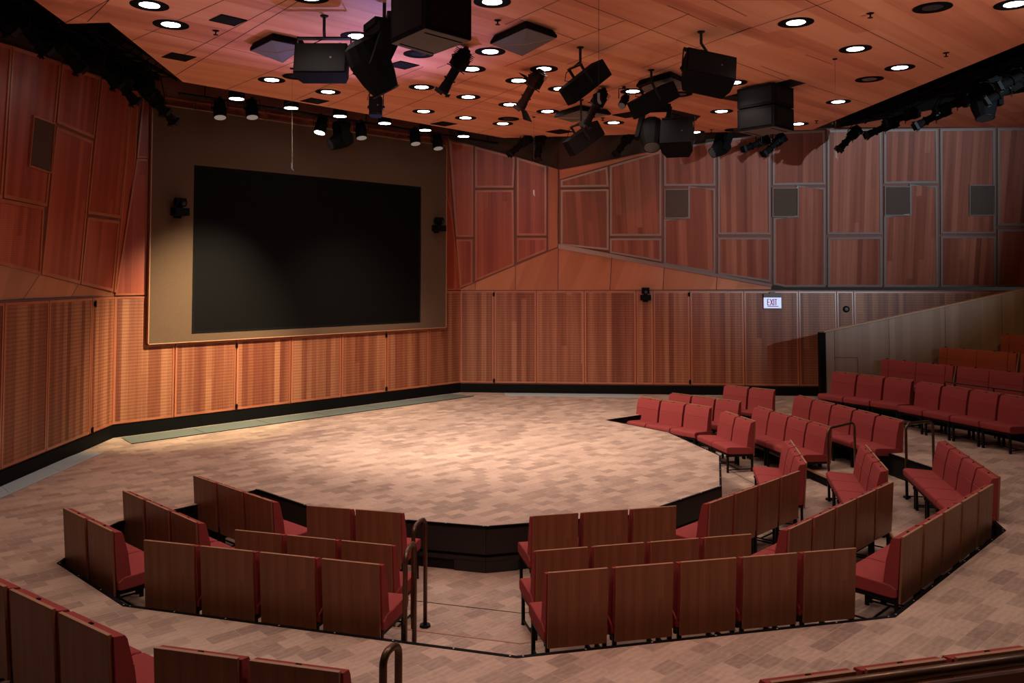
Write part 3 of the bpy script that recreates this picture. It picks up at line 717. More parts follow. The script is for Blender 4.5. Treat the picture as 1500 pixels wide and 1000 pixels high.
def make_bench(ws, label, loc_, rz, fab, group, rail=False):
    t = thing('bench', label, 'bench', loc_, rz, group); x = 0; tot = sum(ws)
    for w_ in ws:
        m = MB(); c0, c1 = x + .004, x + w_ - .004
        m.prism([(.05, .36), (.17, .37), (.14, .60), (.135, .605), (.139, .61), (.11, .80), (.095, .825), (.024, .828)], c0, c1); m.build('back_cushion', fab, t, bevel=.01)
        m = MB(); m.prism([(.05, .32), (.05, .37), (.12, .41), (.50, .43), (.55, .415), (.555, .37), (.54, .31), (.1, .30)], c0, c1); m.build('seat_cushion', fab, t, bevel=.012)
        m = MB(); m.box(((c0 + c1) / 2, .04, .834), (.035, .022, .012)); m.build('number_tab', 'box', t)
        x += w_
    m = MB(); m.prism([(.03, .02), (.05, .02), (.022, .828), (.0, .828)], 0, tot); m.build('back_board', 'panel', t)
    m = MB(); m.box((tot / 2, .30, .15), (tot - .04, .44, .29)); m.build('plinth', 'base', t)
    m = MB(); m.prism([(.0, .83), (.055, .83), (.19, .38), (.19, .0), (.03, .0)], -.03, -.004); m.build('end_panel', 'panel', t)
    return t
# run A: against the raked wall; run B: turned more towards the camera
bl = [('first bench run up, its short part next to the raked wall', 'first bench run up, its long part at the right edge'),
      ('second bench run up, short part next to the raked wall', 'second bench run up, long part at the right edge'),
      ('top bench run, small orange piece at the right edge', None)]
for k in range(3):
    PA = on_y((1296, 1381, 1471)[k], (525, 508, 489)[k], 17.55)
    zf = PA.z - .83
    d1 = Vector((.48, -.877, 0)); f = Vector((-.877, -.48, 0)); rz = math.atan2(f.y, f.x) - PI / 2
    # local x of the bench runs with its viewer-right when seen from behind; seen from the front that is image right -> left
    ws = (.18, .62, .62, .16)[::-1]; L_ = sum(ws)
    st = Vector((PA.x, PA.y, 0)) + d1 * 0
    lx = Vector((math.cos(rz), math.sin(rz), 0))
    org = st if lx.dot(d1) > 0 else st + d1 * L_
    make_bench(ws if lx.dot(d1) < 0 else ws[::-1], 'orange-red upholstered ' + bl[k][0], (org.x, org.y, zf), rz, ('fabric', 'fabric2', 'fabric2')[k], 'upholstered benches on the tiers')
    if bl[k][1]:
        d2 = Vector((.40, -.917, 0)); st2 = st + d1 * (L_ + .09); ws2 = (.66,) * 4; L2 = sum(ws2); f = Vector((-.917, -.40, 0)); rz = math.atan2(f.y, f.x) - PI / 2
        lx = Vector((math.cos(rz), math.sin(rz), 0)); org = st2 if lx.dot(d2) > 0 else st2 + d2 * L2
        make_bench(ws2, 'orange-red upholstered ' + bl[k][1], (org.x, org.y, zf), rz, ('fabric', 'fabric2')[k], 'upholstered benches on the tiers')
# thin rail along the back of row four
a = on_y(1384, 559, 15.85); b = on_y(1500, 573.5, 13.75); b2 = a.lerp(b, 1.3)
t = thing('guard_rail', 'thin metal rail in front of the lowest bench run', 'rail', tuple(up(a, 0))); o = Vector(t.location)
MB().tube([a - o, b2 - o], .014, 0, 8).build('bar', 'bronze', t)
for q in (.0, .5, 1.): p = a.lerp(b2, q) - o; m = MB(); m.tube([p, Vector((p.x, p.y, 0 + .0))], .012, 0, 8); m.build('post', 'metal', t)

# near railing, bottom right: thick tube over a dark board
a = on_y(1100, 1020.5, 3.62); b = on_y(1500, 965.5, 3.72); d = (b - a)
t = thing('tier_railing', 'thick bronze railing over a dark board, bottom right corner', 'railing', tuple(up(a, .0))); o = Vector(t.location)
b2 = a + d * 1.6; a2 = a - d * .2; dn = d.normalized(); nn = Vector((-dn.y, dn.x, 0))
MB().tube([a2 - o, b2 - o], .026, 0, 20).build('top_tube', 'bronze', t, smooth=True)
m = MB(); q = [up(a2, .15) - o, up(b2, .15) - o, b2 - o - Vector((0, 0, .045)), a2 - o - Vector((0, 0, .045))]
m.face([p + nn * .015 for p in q]); m.face([p - nn * .015 for p in q][::-1])
for i in range(4): j = (i + 1) % 4; m.face([q[i] + nn * .015, q[j] + nn * .015, q[j] - nn * .015, q[i] - nn * .015])
m.build('board', 'panel', t)
for s in (.15, .72, 1.3):
    p = a + d * s - o - nn * .035; m = MB(); m.box((p.x, p.y, a.z / 2 + d.z * s / 2 - .02), (.04, .03, a.z + d.z * s - .05)); m.build('post', 'metal', t)

# ------------------------------------------------------------------ ceiling lights
def lens_kind(lit): return 'lamp' if lit else 'glass'
def make_downlight(lit=True):
    t = thing('downlight', 'x', 'ceiling light')
    m = MB(); n = 28
    def ring(r0, z0, r1, z1, mb):
        for i in range(n):
            a0, a1 = 2 * PI * i / n, 2 * PI * (i + 1) / n
            mb.face([(r0 * math.cos(a0), r0 * math.sin(a0), z0), (r0 * math.cos(a1), r0 * math.sin(a1), z0), (r1 * math.cos(a1), r1 * math.sin(a1), z1), (r1 * math.cos(a0), r1 * math.sin(a0), z1)])
    ring(.205, 0, .205, -.006, m); ring(.205, -.006, .150, -.008, m); ring(.150, -.008, .106, -.0015, m); m.build('trim_ring', 'box', t)
    m = MB(); m.face([(.108 * math.cos(2 * PI * i / n), .108 * math.sin(2 * PI * i / n), -.003) for i in range(n)]); ring(.108, -.003, .108, -.0005, m); m.build('lens', 'lamp' if lit else 'glass', t)
    return t
lit = [(219, 7.5), (250.4, 36), (398, 117), (480.5, 134.5), (523, 53), (454, -4), (721, 2.5), (718, 75.5), (691, 101), (617.6, 127.5), (686, 142), (620.5, 163), (682, 172.5), (759.6, 118),
       (747, 153), (736.6, 181), (796.7, 100.8), (821, 130), (802, 163), (899, 179.6), (927, 133.7), (1075, 121), (1057, 163), (1018, 193.6), (1166, 33), (1253, 71.6), (1318, 99), (1228, 149), (1169, 181.5), (1486, 6)]
off = [(613, 79), (434, 112), (745, 174), (995.7, 138), (1366, 11), (1273.5, 116), (1076, 190)]
near_words = ['left edge of the ceiling', 'upper left beside the lighting slot']
def ceil_label(x, y, kind, extra=''):
    hz = 'far left' if x < 330 else 'left' if x < 560 else 'centre-left' if x < 710 else 'centre' if x < 850 else 'centre-right' if x < 1030 else 'right' if x < 1240 else 'far right'
    dp = 'nearest part' if y < 45 else 'near part' if y < 90 else 'middle part' if y < 128 else 'far part' if y < 160 else 'farthest part'
    return hz, dp
REFS = {}
DL_LABELS = ['lit downlight cut by the top edge, far left', 'lit downlight just above the corner of the left slot', 'lit downlight left of the hanging wide speaker', 'lit downlight above the small square blue-grey grille',
 'lit downlight half behind the big moving light clamp', 'lit downlight at the top edge, left of centre', 'lit downlight at the top edge right of the big hung cabinet', 'large lit downlight between cabinet and flat square baffle', 'lit downlight touching the leftmost profile spot',
 'lit downlight right of the small hanging box speaker', 'lit downlight below and right of the leftmost profile spot', 'lit downlight near the far screen slot, left of two', 'lit downlight near the far screen slot, right of the pair', 'lit downlight behind the barn door of the second profile spot',
 'lit downlight straight below the second profile spot', 'small lit downlight next to a dark unlit one, centre far', 'large lit downlight left of the yoke-hung speaker at centre', 'lit downlight left of the centre speaker nose', 'lit downlight below the centre speaker, near the flat baffle', 'lit downlight at far centre above the corner of the walls',
 'lit downlight left of the tilted speaker on a short pole', 'lit downlight right of the large tilted speaker', 'lit downlight left of the double cabinet', 'lit downlight right of the speaker in the square opening', 'lit downlight near the top edge at the right', 'lit downlight midway down the row on the right',
 'lit downlight nearest the right lighting slot', 'lit downlight crossed by the thin hanging wire, right', 'lit downlight just right of the double cabinet', 'lit downlight in the top right corner']
OFF_LABELS = ['unlit dark downlight under the big hung cabinet', 'unlit dark downlight behind the wide speaker', 'unlit dark downlight at far centre beside a lit one', 'unlit dark downlight below the large tilted speaker', 'unlit dark downlight near the top right corner', 'unlit dark downlight between lit ones at the right', 'unlit dark downlight at the foot of the double cabinet']
d0 = make_downlight(True); d0p = [(c, []) for c in kids(d0)]; f0 = make_downlight(False); f0p = [(c, []) for c in kids(f0)]
for i, (x, y) in enumerate(lit):
    p = on_z(x, y, HC - .0015); lab = DL_LABELS[i]
    if i == 0: d0.location = p; tag(d0, lab, None, 'lit round downlights in the wooden ceiling')
    else: dup(d0, lab, 'lit round downlights in the wooden ceiling', p, 0, 1, d0p)
    spot('downlight_beam', (p.x, p.y, HC - .03), (p.x, p.y, 0), DOWN_W, (1, .90, .81), 125, .7, .09)
for i, (x, y) in enumerate(off):
    p = on_z(x, y, HC - .0015); lab = OFF_LABELS[i]
    if i == 0: f0.location = p; tag(f0, lab, None, 'unlit round downlights in the wooden ceiling')
    else: dup(f0, lab, 'unlit round downlights in the wooden ceiling', p, 0, 1, f0p)
for bx, by in ((-3.6, 5.6), (-1.2, 5.2), (1.3, 5.2), (3.8, 5.4), (6.2, 6.0)):
    dup(d0, 'added lit downlight, unseen above the frame', 'added round downlights, unseen above the frame', (bx, by, HC - .0015), 0, 1, d0p)
    spot('downlight_beam', (bx, by, HC - .03), (bx, by, 0), DOWN_W * 2.6, (1, .90, .81), 125, .7, .09)  # unseen downlights added overhead, extra strong to light the chair backs
# slot downlights over the screen, each with a short can
slot = [(346.6, 145), (426.5, 158.5), (498, 170.5), (563.6, 181), (623, 191), (679, 200)]
SN = ['first', 'second', 'third', 'fourth', 'fifth', 'last']
for i, (x, y) in enumerate(slot):
    p = on_z(x, y, HC - .02); t = thing('slot_downlight', '%s lit round lamp from the left in the slot above the screen' % SN[i], 'ceiling light', p, 0, 'lamps in the slot above the screen')
    m = MB(); m.cyl((0, 0, .004), (0, 0, .22), .135, .12, 0, 24); m.cyl((0, 0, .22), (0, 0, .40), .02, .02, 0, 8); m.build('can', 'box', t)
    m = MB(); m.cyl((0, 0, 0), (0, 0, .003), .118, .118, 0, 24); m.build('lens', 'lamp', t)
    spot('slot_beam', (p.x, p.y, p.z - .03), (p.x, p.y, 0), 9, (1, .90, .80), 110, .8, .08)

# ceiling grilles, baffles, sprinklers
def square_dir(x, y, s, ang=44):
    p = on_z(x, y, HC); return p
def grille(x, y, s, label, mat='boxface', z=.004, ang=45):
    p = on_z(x, y, HC - .001); t = thing('ceiling_grille', label, 'ceiling grille', p, math.radians(ang), 'square grilles flush in the ceiling')
    m = MB(); m.box((0, 0, -.004), (s, s, .006)); m.build('mesh_face', mat, t)
    m = MB()
    for c, d_ in (((0, s / 2, -.006), (s + .02, .012, .010)), ((0, -s / 2, -.006), (s + .02, .012, .010)), ((s / 2, 0, -.006), (.012, s, .010)), ((-s / 2, 0, -.006), (.012, s, .010))): m.box(c, d_)
    m.build('frame', 'box', t)
grille(334, 29, .30, 'square black ceiling grille near the top left'); grille(262, 83, .32, 'square black ceiling grille beside the left slot')
grille(590, 95, .32, 'square black ceiling grille right of the big moving light'); grille(461, 147.5, .34, 'square blue-grey ceiling grille near the screen slot')
grille(650, 181, .36, 'square black ceiling grille near the screen slot, right part'); grille(919.6, 168, .40, 'square black ceiling grille left of the hanging moving light')
grille(820, 192.5, .40, 'square black ceiling grille above the wall corner')
def baffle(px, label, z=HC - .10):
    p4 = [on_z(x, y, z) for x, y in px]; c = sum(p4, Vector()) / 4; t = thing('ceiling_baffle', label, 'ceiling loudspeaker', (c.x, c.y, HC - .001), 0, 'flat square baffles under the ceiling'); o = Vector(t.location)
    m = MB(); A = [p - o for p in p4]; B = [p.lerp(c, .12) + Vector((0, 0, HC - .002 - z)) - o for p in p4]; D = [Vector((q.x, q.y, q.z + .03)) for q in A]
    m.face(A)
    for i in range(4): j = (i + 1) % 4; m.face([A[i], A[j], D[j], D[i]]); m.face([D[i], D[j], B[j], B[i]])
    m.build('body', 'box', t)
    m = MB(); A2 = [p.lerp((c - o) + Vector((0, 0, 0)), .04) - Vector((0, 0, .004)) for p in [Vector((q.x, q.y, q.z)) for q in A]]; c2 = sum(A2, Vector()) / 4 - Vector((0, 0, .03))
    for i in range(4): m.face([A2[i], A2[(i + 1) % 4], c2])
    m.build('sloped_face', 'taupe', t)
    m = MB(); m.tube([A2[0] - Vector((0, 0, .002)), c2 - Vector((0, 0, .003)), A2[2] - Vector((0, 0, .002))], .005, 0, 5); m.build('ridge', 'edge', t)
baffle([(366, 74), (398, 58), (447, 68), (414, 92)], 'flat square blue-grey baffle behind the wide speaker, left')
baffle([(718, 64), (771, 40), (816, 55), (765, 82)], 'flat square taupe baffle right of the big hung cabinet')
baffle([(812, 172), (849, 161), (895, 168), (838, 179)], 'small flat dark baffle beyond the second profile spot')
baffle([(932, 127), (984, 112), (1013, 126), (958, 143)], 'flat dark baffle behind the tilted speaker at centre-right')
SPL = ['beside the square grille top left', 'right of the big hung cabinet', 'above the far wall corner', 'near the top right edge', 'close to the right lighting slot', 'above the far right wall', 'right of the double cabinet']
for i, (x, y) in enumerate([(316, 50), (729, 35), (883, 176), (1275, 25), (1386, 82), (1042, 193), (1196, 180)]):
    p = on_z(x, y, HC - .045); t = thing('sprinkler', 'tiny ceiling sprinkler ' + SPL[i], 'sprinkler', (p.x, p.y, HC - .001), 0, 'ceiling sprinklers')
    m = MB(); m.cyl((0, 0, 0), (0, 0, -.006), .042, .036, 0, 16); m.build('escutcheon', 'box', t)
    m = MB(); m.cyl((0, 0, -.006), (0, 0, -.05), .009, .009, 0, 8); m.cyl((0, 0, -.05), (0, 0, -.054), .03, .03, 0, 12); m.build('head', 'metal', t)
# hanging microphones on thin wires
for i, (x, y0, y1, s) in enumerate([(428, 100, 245, .05), (877, -40, 145, .05), (1223, 86, 228, .055), (782, 171, 283, .05)]):
    top = on_z(x, y0, HC - .001); bot = on_y(x + (1.5 if x > 1000 else 0), y1, top.y)
    t = thing('hanging_microphone', ['small microphone on a thin wire in front of the screen', 'small microphone on a thin wire at top centre', 'small microphone on a thin wire before the right wall', 'small microphone on a thin wire before the wall corner'][i], 'microphone', top, 0, 'hanging microphones')
    b = bot - top; m = MB(); m.cyl((0, 0, -.001), (0, 0, -.012), .035, .03, 0, 14); m.build('ceiling_plate', 'box', t)
    m = MB(); m.tube([(0, 0, -.01), (b.x, 0, b.z + .05)], .0022 if i else .0012, 0, 5); m.build('wire', 'wire', t)
    m = MB(); m.cyl((b.x, 0, b.z + .06), (b.x, 0, b.z - .02), .013, .013, 0, 10); m.cyl((b.x, 0, b.z - .02), (b.x + .02, 0, b.z - .05), .017, .010, 0, 10); m.build('capsule', 'white' if i else 'metal', t)

# ------------------------------------------------------------------ rig fixtures
def frame_to(o, direction, roll=0.):
    """rotation matrix whose -Z looks along direction"""
    return Vector(direction).normalized().to_track_quat('-Z', 'Y').to_matrix().to_4x4() @ Matrix.Rotation(roll, 4, 'Z')
def profile_spot(loc_, aim, label, L=.62, hang=None, group='profile spotlights in the rig', barn=False):
    """loc = centre of the body, aim = direction the light leaves"""
    loc_ = Vector(loc_); hang = Vector(hang) if hang is not None else (loc_ + Vector((0, 0, .32)))
    t = thing('profile_spotlight', label, 'spotlight', hang, 0, group); T = Matrix.Translation(loc_ - hang) @ frame_to(None, aim)
    def B(): b = MB(); b.T = T; return b
    m = B(); m.cyl((0, 0, .05), (0, 0, -.20), .062, .062, 0, 16); m.cyl((0, 0, -.20), (0, 0, -.30), .068, .075, 0, 16); m.cyl((0, 0, -.12), (0, 0, -.135), .082, .082, 0, 16); m.build('lens_tube', 'box', t)
    m = B(); m.box((0, 0, .13), (.17, .17, .15)); m.cyl((0, 0, .20), (0, 0, .30), .10, .085, 0, 8); m.cyl((0, 0, .30), (0, 0, .33), .06, .05, 0, 8)
    for k in range(4): m.box((0, 0, .215 + k * .022), (.20, .20, .006))
    m.build('lamp_house', 'box', t)
    m = B(); m.box((0, 0, -.305), (.165, .165, .012)); 
    for a_ in range(4):
        c_, s_ = math.cos(a_ * PI / 2), math.sin(a_ * PI / 2); m.box((c_ * .085, s_ * .085, -.325), (.02 if c_ else .13, .02 if abs(s_) > .5 else .13, .045))
    m.build('colour_frame', 'metal', t)
    m = B(); m.cyl((0, 0, -.296), (0, 0, -.299), .058, .058, 0, 16); m.build('lens', 'glass', t)
    m = B(); m.cyl((0, 0, .03), (0, 0, .05), .088, .088, 0, 12)
    for a_ in range(4):
        an = a_ * PI / 2 + .4; m.tube([(math.cos(an) * .08, math.sin(an) * .08, .04), (math.cos(an) * .135, math.sin(an) * .135, .03)], .008, 0, 5)
    m.build('shutter_handles', 'metal', t)
    c = loc_ - hang; s_ = T.to_3x3() @ Vector((1, 0, 0)); w3 = s_ * .11
    m = MB(); top = Vector((0, 0, -.06)); base = c + T.to_3x3() @ Vector((0, 0, .06))
    m.tube([base + w3, base + w3 * 1.05 + Vector((0, 0, .14)), top + w3 * .8, top - w3 * .8, base - w3 * 1.05 + Vector((0, 0, .14)), base - w3], .010, 0, 6); m.build('yoke', 'metal', t)
    m = MB(); m.box((0, 0, -.03), (.05, .05, .07)); m.cyl((0, -.03, 0), (0, .03, 0), .035, .035, 0, 10); m.build('clamp', 'metal', t)
    if barn:
        m = B(); m.face([(-.09, -.09, -.31), (.09, -.09, -.31), (.13, -.22, -.40), (-.13, -.22, -.40)]); m.face([(-.09, -.09, -.312), (.09, -.09, -.312), (.13, -.22, -.402), (-.13, -.22, -.402)][::-1])
        m.face([(-.09, .09, .10), (.09, .09, .10), (.11, .26, .12), (-.11, .26, .12)]); m.face([(-.09, .09, .104), (.09, .09, .104), (.11, .26, .124), (-.11, .26, .124)][::-1]); m.build('barn_door', 'box', t)
    return t
def speaker(c, size, yaw, pitch, label, pole_top=None, roll=0., yoke='top', group='hanging loudspeakers', chamfer=.0):
    c = Vector(c); hang = Vector(pole_top) if pole_top else c + Vector((0, 0, .3)); w_, h_, d_ = size
    t = thing('hanging_loudspeaker', label, 'loudspeaker', hang, 0, group)
    R = Matrix.Rotation(yaw, 4, 'Z') @ Matrix.Rotation(pitch, 4, 'X') @ Matrix.Rotation(roll, 4, 'Y'); T = Matrix.Translation(c - hang) @ R
    yk = h_ / 2 + max(.12, h_ * .36); m = MB(); m.T = T; k = min(w_, d_) * .16 + chamfer      # trapezoid plan: face (-y) wide, back (+y) narrower
    prof = [(-w_ / 2, -d_ / 2), (w_ / 2, -d_ / 2), (w_ / 2, d_ * .1), (w_ / 2 - k, d_ / 2), (-w_ / 2 + k, d_ / 2), (-w_ / 2, d_ * .1)]
    for z_, rev in ((-h_ / 2, 1), (h_ / 2, 0)): q = [(x, y, z_) for x, y in prof]; m.face(q[::-1] if rev else q)
    for i in range(6): (x0, y0), (x1, y1) = prof[i], prof[(i + 1) % 6]; m.face([(x0, y0, -h_ / 2), (x1, y1, -h_ / 2), (x1, y1, h_ / 2), (x0, y0, h_ / 2)])
    m.build('cabinet', 'box', t, bevel=.008)
    m = MB(); m.T = T; m.box((0, -d_ / 2 - .006, 0), (w_ - .03, .010, h_ - .03)); m.build('grille_face', 'boxface', t)
    m = MB(); m.T = T; m.box((w_ * .2, -d_ / 2 - .013, -h_ * .0), (.02, .003, .02)); m.build('badge', 'taupe', t)
    m = MB(); m.T = T
    for sx in (-1, 1): m.box((sx * (w_ / 2 + .012), 0, yk / 2 - .02), (.010, .04, yk + .04)); m.cyl((sx * (w_ / 2 + .002), 0, 0), (sx * (w_ / 2 + .035), 0, 0), .022, .022, 0, 8)
    m.box((0, 0, yk), (w_ + .034, .05, .022)); m.build('yoke', 'metal', t)
    top = T @ Vector((0, 0, yk))
    if pole_top:
        m = MB(); m.tube([(0, 0, 0), (0, 0, min(-.05, top.z + .06)), top], .018, 0, 8); m.cyl((0, 0, 0), (0, 0, -.015), .05, .04, 0, 12); m.build('pole', 'metal', t)
    m = MB(); s_ = T @ Vector((-w_ * .3, d_ * .3, h_ / 2)); m.tube([top, top.lerp(s_, .3) + Vector((-.10, 0, -.02)), top.lerp(s_, .8) + Vector((-.10, 0, -.03)), s_], .006, 0, 5); m.build('cable', 'box', t)
    return t
def moving_head(c, aim, label, sc_=1., hang=None, mat='box', lensmat='glass', rod=False):
    c = Vector(c); hang = Vector(hang) if hang else c + Vector((0, 0, .45 * sc_)); t = thing('moving_head_light', label, 'stage light', hang, 0, 'moving head lights in the rig')
    aim = Vector(aim).normalized(); T = Matrix.Translation(c - hang) @ frame_to(None, aim)
    m = MB(); m.T = T; s = sc_
    segs = [(.24, .10), (.20, .16), (.05, .185), (-.12, .16), (-.24, .125), (-.27, .115)]
    n = 12
    for (z0, r0), (z1, r1) in zip(segs, segs[1:]): m.cyl((0, 0, z0 * s), (0, 0, z1 * s), r0 * s, r1 * s, 0, n, caps=False)
    m.face([(.10 * s * math.cos(2 * PI * i / n), .10 * s * math.sin(2 * PI * i / n), .24 * s) for i in range(n)]); m.build('head', mat, t, smooth=False)
    m = MB(); m.T = T; m.cyl((0, 0, -.262 * s), (0, 0, -.268 * s), .112 * s, .112 * s, 0, 20); m.build('lens', lensmat, t)
    m = MB(); m.T = T
    for k in range(20):
        a0, a1 = 2 * PI * k / 20, 2 * PI * (k + 1) / 20; m.tube([(.122 * s * math.cos(a0), .122 * s * math.sin(a0), -.262 * s), (.122 * s * math.cos(a1), .122 * s * math.sin(a1), -.262 * s)], .006 * s, 0, 5)
    m.build('rim', 'metal', t)
    side = Vector((aim.y, -aim.x, 0)); side = side.normalized() if side.length > .05 else Vector((1, 0, 0))
    cc_ = c - hang
    for sg in (-1, 1):
        m = MB(); p = cc_ + side * (.21 * s * sg); q = Vector((side.x * .19 * s * sg, side.y * .19 * s * sg, -.10 * s)); dd = (q - p).normalized(); fw = dd.cross(side).normalized()
        A = [p + fw * a_ * .075 * s + side * b_ * .028 * s - dd * .07 * s for a_, b_ in ((-1, -1), (1, -1), (1, 1), (-1, 1))]; B_ = [q + fw * a_ * .095 * s + side * b_ * .035 * s for a_, b_ in ((-1, -1), (1, -1), (1, 1), (-1, 1))]
        m.face(A); m.face(B_)
        for i in range(4): j = (i + 1) % 4; m.face([A[i], A[j], B_[j], B_[i]])
        m.build('yoke_arm', mat, t)
    an = math.atan2(side.y, side.x); m = MB(); m.T = Matrix.Rotation(an, 4, 'Z'); m.box((0, 0, -.075 * s), (.42 * s, .24 * s, .08 * s)); m.box((0, 0, -.015 * s), (.30 * s, .28 * s, .06 * s)); m.build('base', mat, t)
    m = MB(); m.T = Matrix.Rotation(an, 4, 'Z')
    m.box((0, 0, .02 * s), (.3 * s, .05 * s, .02 * s))
    for sx in (-1, 1): m.cyl((sx * .12 * s, 0, .015 * s), (sx * .12 * s, 0, .085 * s), .03 * s, .02 * s, 0, 8)
    m.build('clamp', 'metal', t)
    if rod: m = MB(); m.tube([(0, 0, .03 * s), (0, 0, HC - .002 - hang.z)], .02, 0, 8); m.build('drop_rod', 'metal', t)
    return t
def wash_light(p, label, aim=(0, 0, -1), lit_=False, s=1.):
    p = Vector(p); t = thing('wash_light', label, 'stage light', p + Vector((0, 0, .26)), 0, 'can lights hanging above the screen'); T = Matrix.Translation(Vector((0, 0, -.26))) @ frame_to(None, aim)
    m = MB(); m.T = T; m.cyl((0, 0, .17 * s), (0, 0, .02), .075 * s, .088 * s, 0, 16); m.cyl((0, 0, .02), (0, 0, -.12), .088 * s, .092 * s, 0, 16); m.cyl((0, 0, .05), (0, 0, .06), .10 * s, .10 * s, 0, 16); m.build('can', 'box', t)
    m = MB(); m.T = T; m.cyl((0, 0, -.121), (0, 0, -.125), .08 * s, .08 * s, 0, 18); m.build('lens', 'lamp' if lit_ else 'glass' if s < 1 else 'dimlens', t)
    m = MB(); s_ = .115 * s; m.tube([(-s_, 0, -.22), (-s_, 0, -.06), (s_, 0, -.06), (s_, 0, -.22)], .009, 0, 6); m.box((0, 0, -.03), (.05, .05, .07)); m.build('yoke', 'metal', t)
    return t

def pipe(pts, label, r=.026):
    pts = [Vector(p) for p in pts]; o = pts[0].copy(); t = thing('lighting_pipe', label, 'rigging pipe', o, 0, 'rigging pipes in the ceiling slots')
    MB().tube([p - o for p in pts], r, 0, 8).build('tube', 'metal', t)
    for k in range(5):
        p = pts[0].lerp(pts[-1], .06 + .22 * k) - o; m = MB(); m.tube([p + Vector((0, 0, .02)), Vector((p.x, p.y, 7.19 - o.z))], .012, 0, 6); m.build('drop_rod', 'metal', t)
    return t
# slot above the screen
ns = P_scr[1]; slot_pl = (L1 + ns * .95, ns)
pa = on_p(262, 128, slot_pl); pb = on_p(735, 206, slot_pl); pa.z = pb.z = 5.86
pipe([pa, pb], 'black lighting pipe in the slot above the screen')
WL = [(322, 163, 0), (369, 163, 0), (470, 186, 1), (529, 194, 0), (608, 203, 0), (641, 210, 0)]
WN = ['leftmost black can light hanging above the screen', 'second black can light from the left above the screen', 'brightly lit can light left of the moving head above screen', 'black can light right of the moving head above screen', 'black can light near the screen right corner, left of pair', 'rightmost black can light above the screen right corner']
for (x, y, l_), nme in zip(WL, WN):
    p = on_p(x, y, slot_pl); wash_light(p, nme, (-.15 + (.3 if not l_ else 0), -.25, -1), bool(l_), 1.25)
p = on_p(500, 205, slot_pl); moving_head(p, (-.75, -.5, -.45), 'moving head light hanging above the screen, aimed down left', .95, hang=(p.x, p.y, 5.78))
# left slot
tr_ = MB()
to = thing('lighting_truss', 'black truss full of cables along the left slot', 'truss', (-5.75, 5, 6.02), 0)
m = MB()
for dx, dz in ((-.15, 0), (.15, 0), (0, .22)): m.tube([(dx, 0, dz), (dx, 9.0, dz)], .024, 0, 6)
m.build('chords', 'box', to); m = MB()
for k in range(30):
    y = k * .3; m.tube([(-.15, y, 0), (.15, y + .15, 0), (0, y + .3, .22), (-.15, y, 0)], .010, 0, 5)
m.build('lacing', 'box', to); m = MB(); rr = random.Random(3)
for k in range(9):
    pts = [(rr.uniform(-.2, .2), y * .6, rr.uniform(-.12, .02)) for y in range(0, 15)]; m.tube(pts, .010, 0, 5)
m.build('cables', 'box', to)
LS = [(8.2, 5.72, 0), (9.0, 5.62, .15), (9.8, 5.62, .1), (10.6, 5.60, .1), (11.4, 5.58, .2), (12.2, 5.52, .1), (12.9, 5.50, .25), (13.5, 5.46, .15)]
LN = ['first', 'second', 'third', 'fourth', 'fifth', 'sixth', 'seventh', 'lowest']
for k, (y, z, dx) in enumerate(LS):
    profile_spot((-5.78 + dx, y, z), (.35, .65, -.62), '%s black spotlight counting from the near end of left slot' % LN[k], hang=(-5.82 + dx, y - .1, 5.95), group='spotlights packed in the left slot')
# back slot
for k, (x, y, aim, nme) in enumerate([(762, 213, (-.7, -.3, -.6), 'dark spotlight above the wall corner, left of a pair'), (790, 214, (-.15, -.3, -.9), 'dark spotlight above the wall corner, right of a pair'),
        (914, 210, (-.6, -.3, -.8), 'dark spotlight left of the large moving head, above far wall'), (1108, 211, (-.85, -.2, -.35), 'dark spotlight under the double cabinet, left of a pair'), (1134, 212, (-.7, -.2, -.6), 'dark spotlight under the double cabinet, right of a pair')]):
    p = on_y(x, y, 17.9 if x > 900 else 18.0); profile_spot(p, aim, nme, hang=p + Vector((.05, 0, .38)), group='spotlights above the far wall')
p = on_y(1055, 217, 17.8); moving_head(p, (-.8, -.35, -.5), 'moving head light with blue glint above the far wall', .9, hang=p + Vector((.12, 0, .42)))
pipe([(0.2, 18.15, 5.98), (5.9, 17.75, 5.98)], 'black lighting pipe in the slot before the far wall')
# right slot
m = MB(); m.box((-.34, 5.4, -.04), (.30, 7.0, .30)); m.box((-.34, 5.4, -.20), (.36, 7.0, .02)); m.build('cable_duct', 'box', to)
to = thing('lighting_truss', 'black truss full of cables along the right slot', 'truss', (7.05, 17.4, 5.98), math.radians(7.0))
m = MB()
for dx, dz in ((-.15, 0), (.15, 0), (0, .22)): m.tube([(dx, 0, dz), (dx, -8.0, dz)], .03, 0, 6)
m.build('chords', 'box', to); m = MB()
for k in range(26):
    y = -k * .3; m.tube([(-.15, y, 0), (.15, y - .15, 0), (0, y - .3, .22), (-.15, y, 0)], .012, 0, 5)
m.build('lacing', 'box', to); m = MB()
for k in range(12):
    pts = [(rr.uniform(-.25, .3), -y * .6, rr.uniform(-.15, .05)) for y in range(0, 14)]; m.tube(pts, .012, 0, 5)
m.build('cables', 'box', to)
m = MB(); m.box((.30, -5.0, .14), (.28, 5.4, .30)); m.box((.30, -5.0, -.02), (.32, 5.4, .02)); m.build('cable_duct', 'box', to)
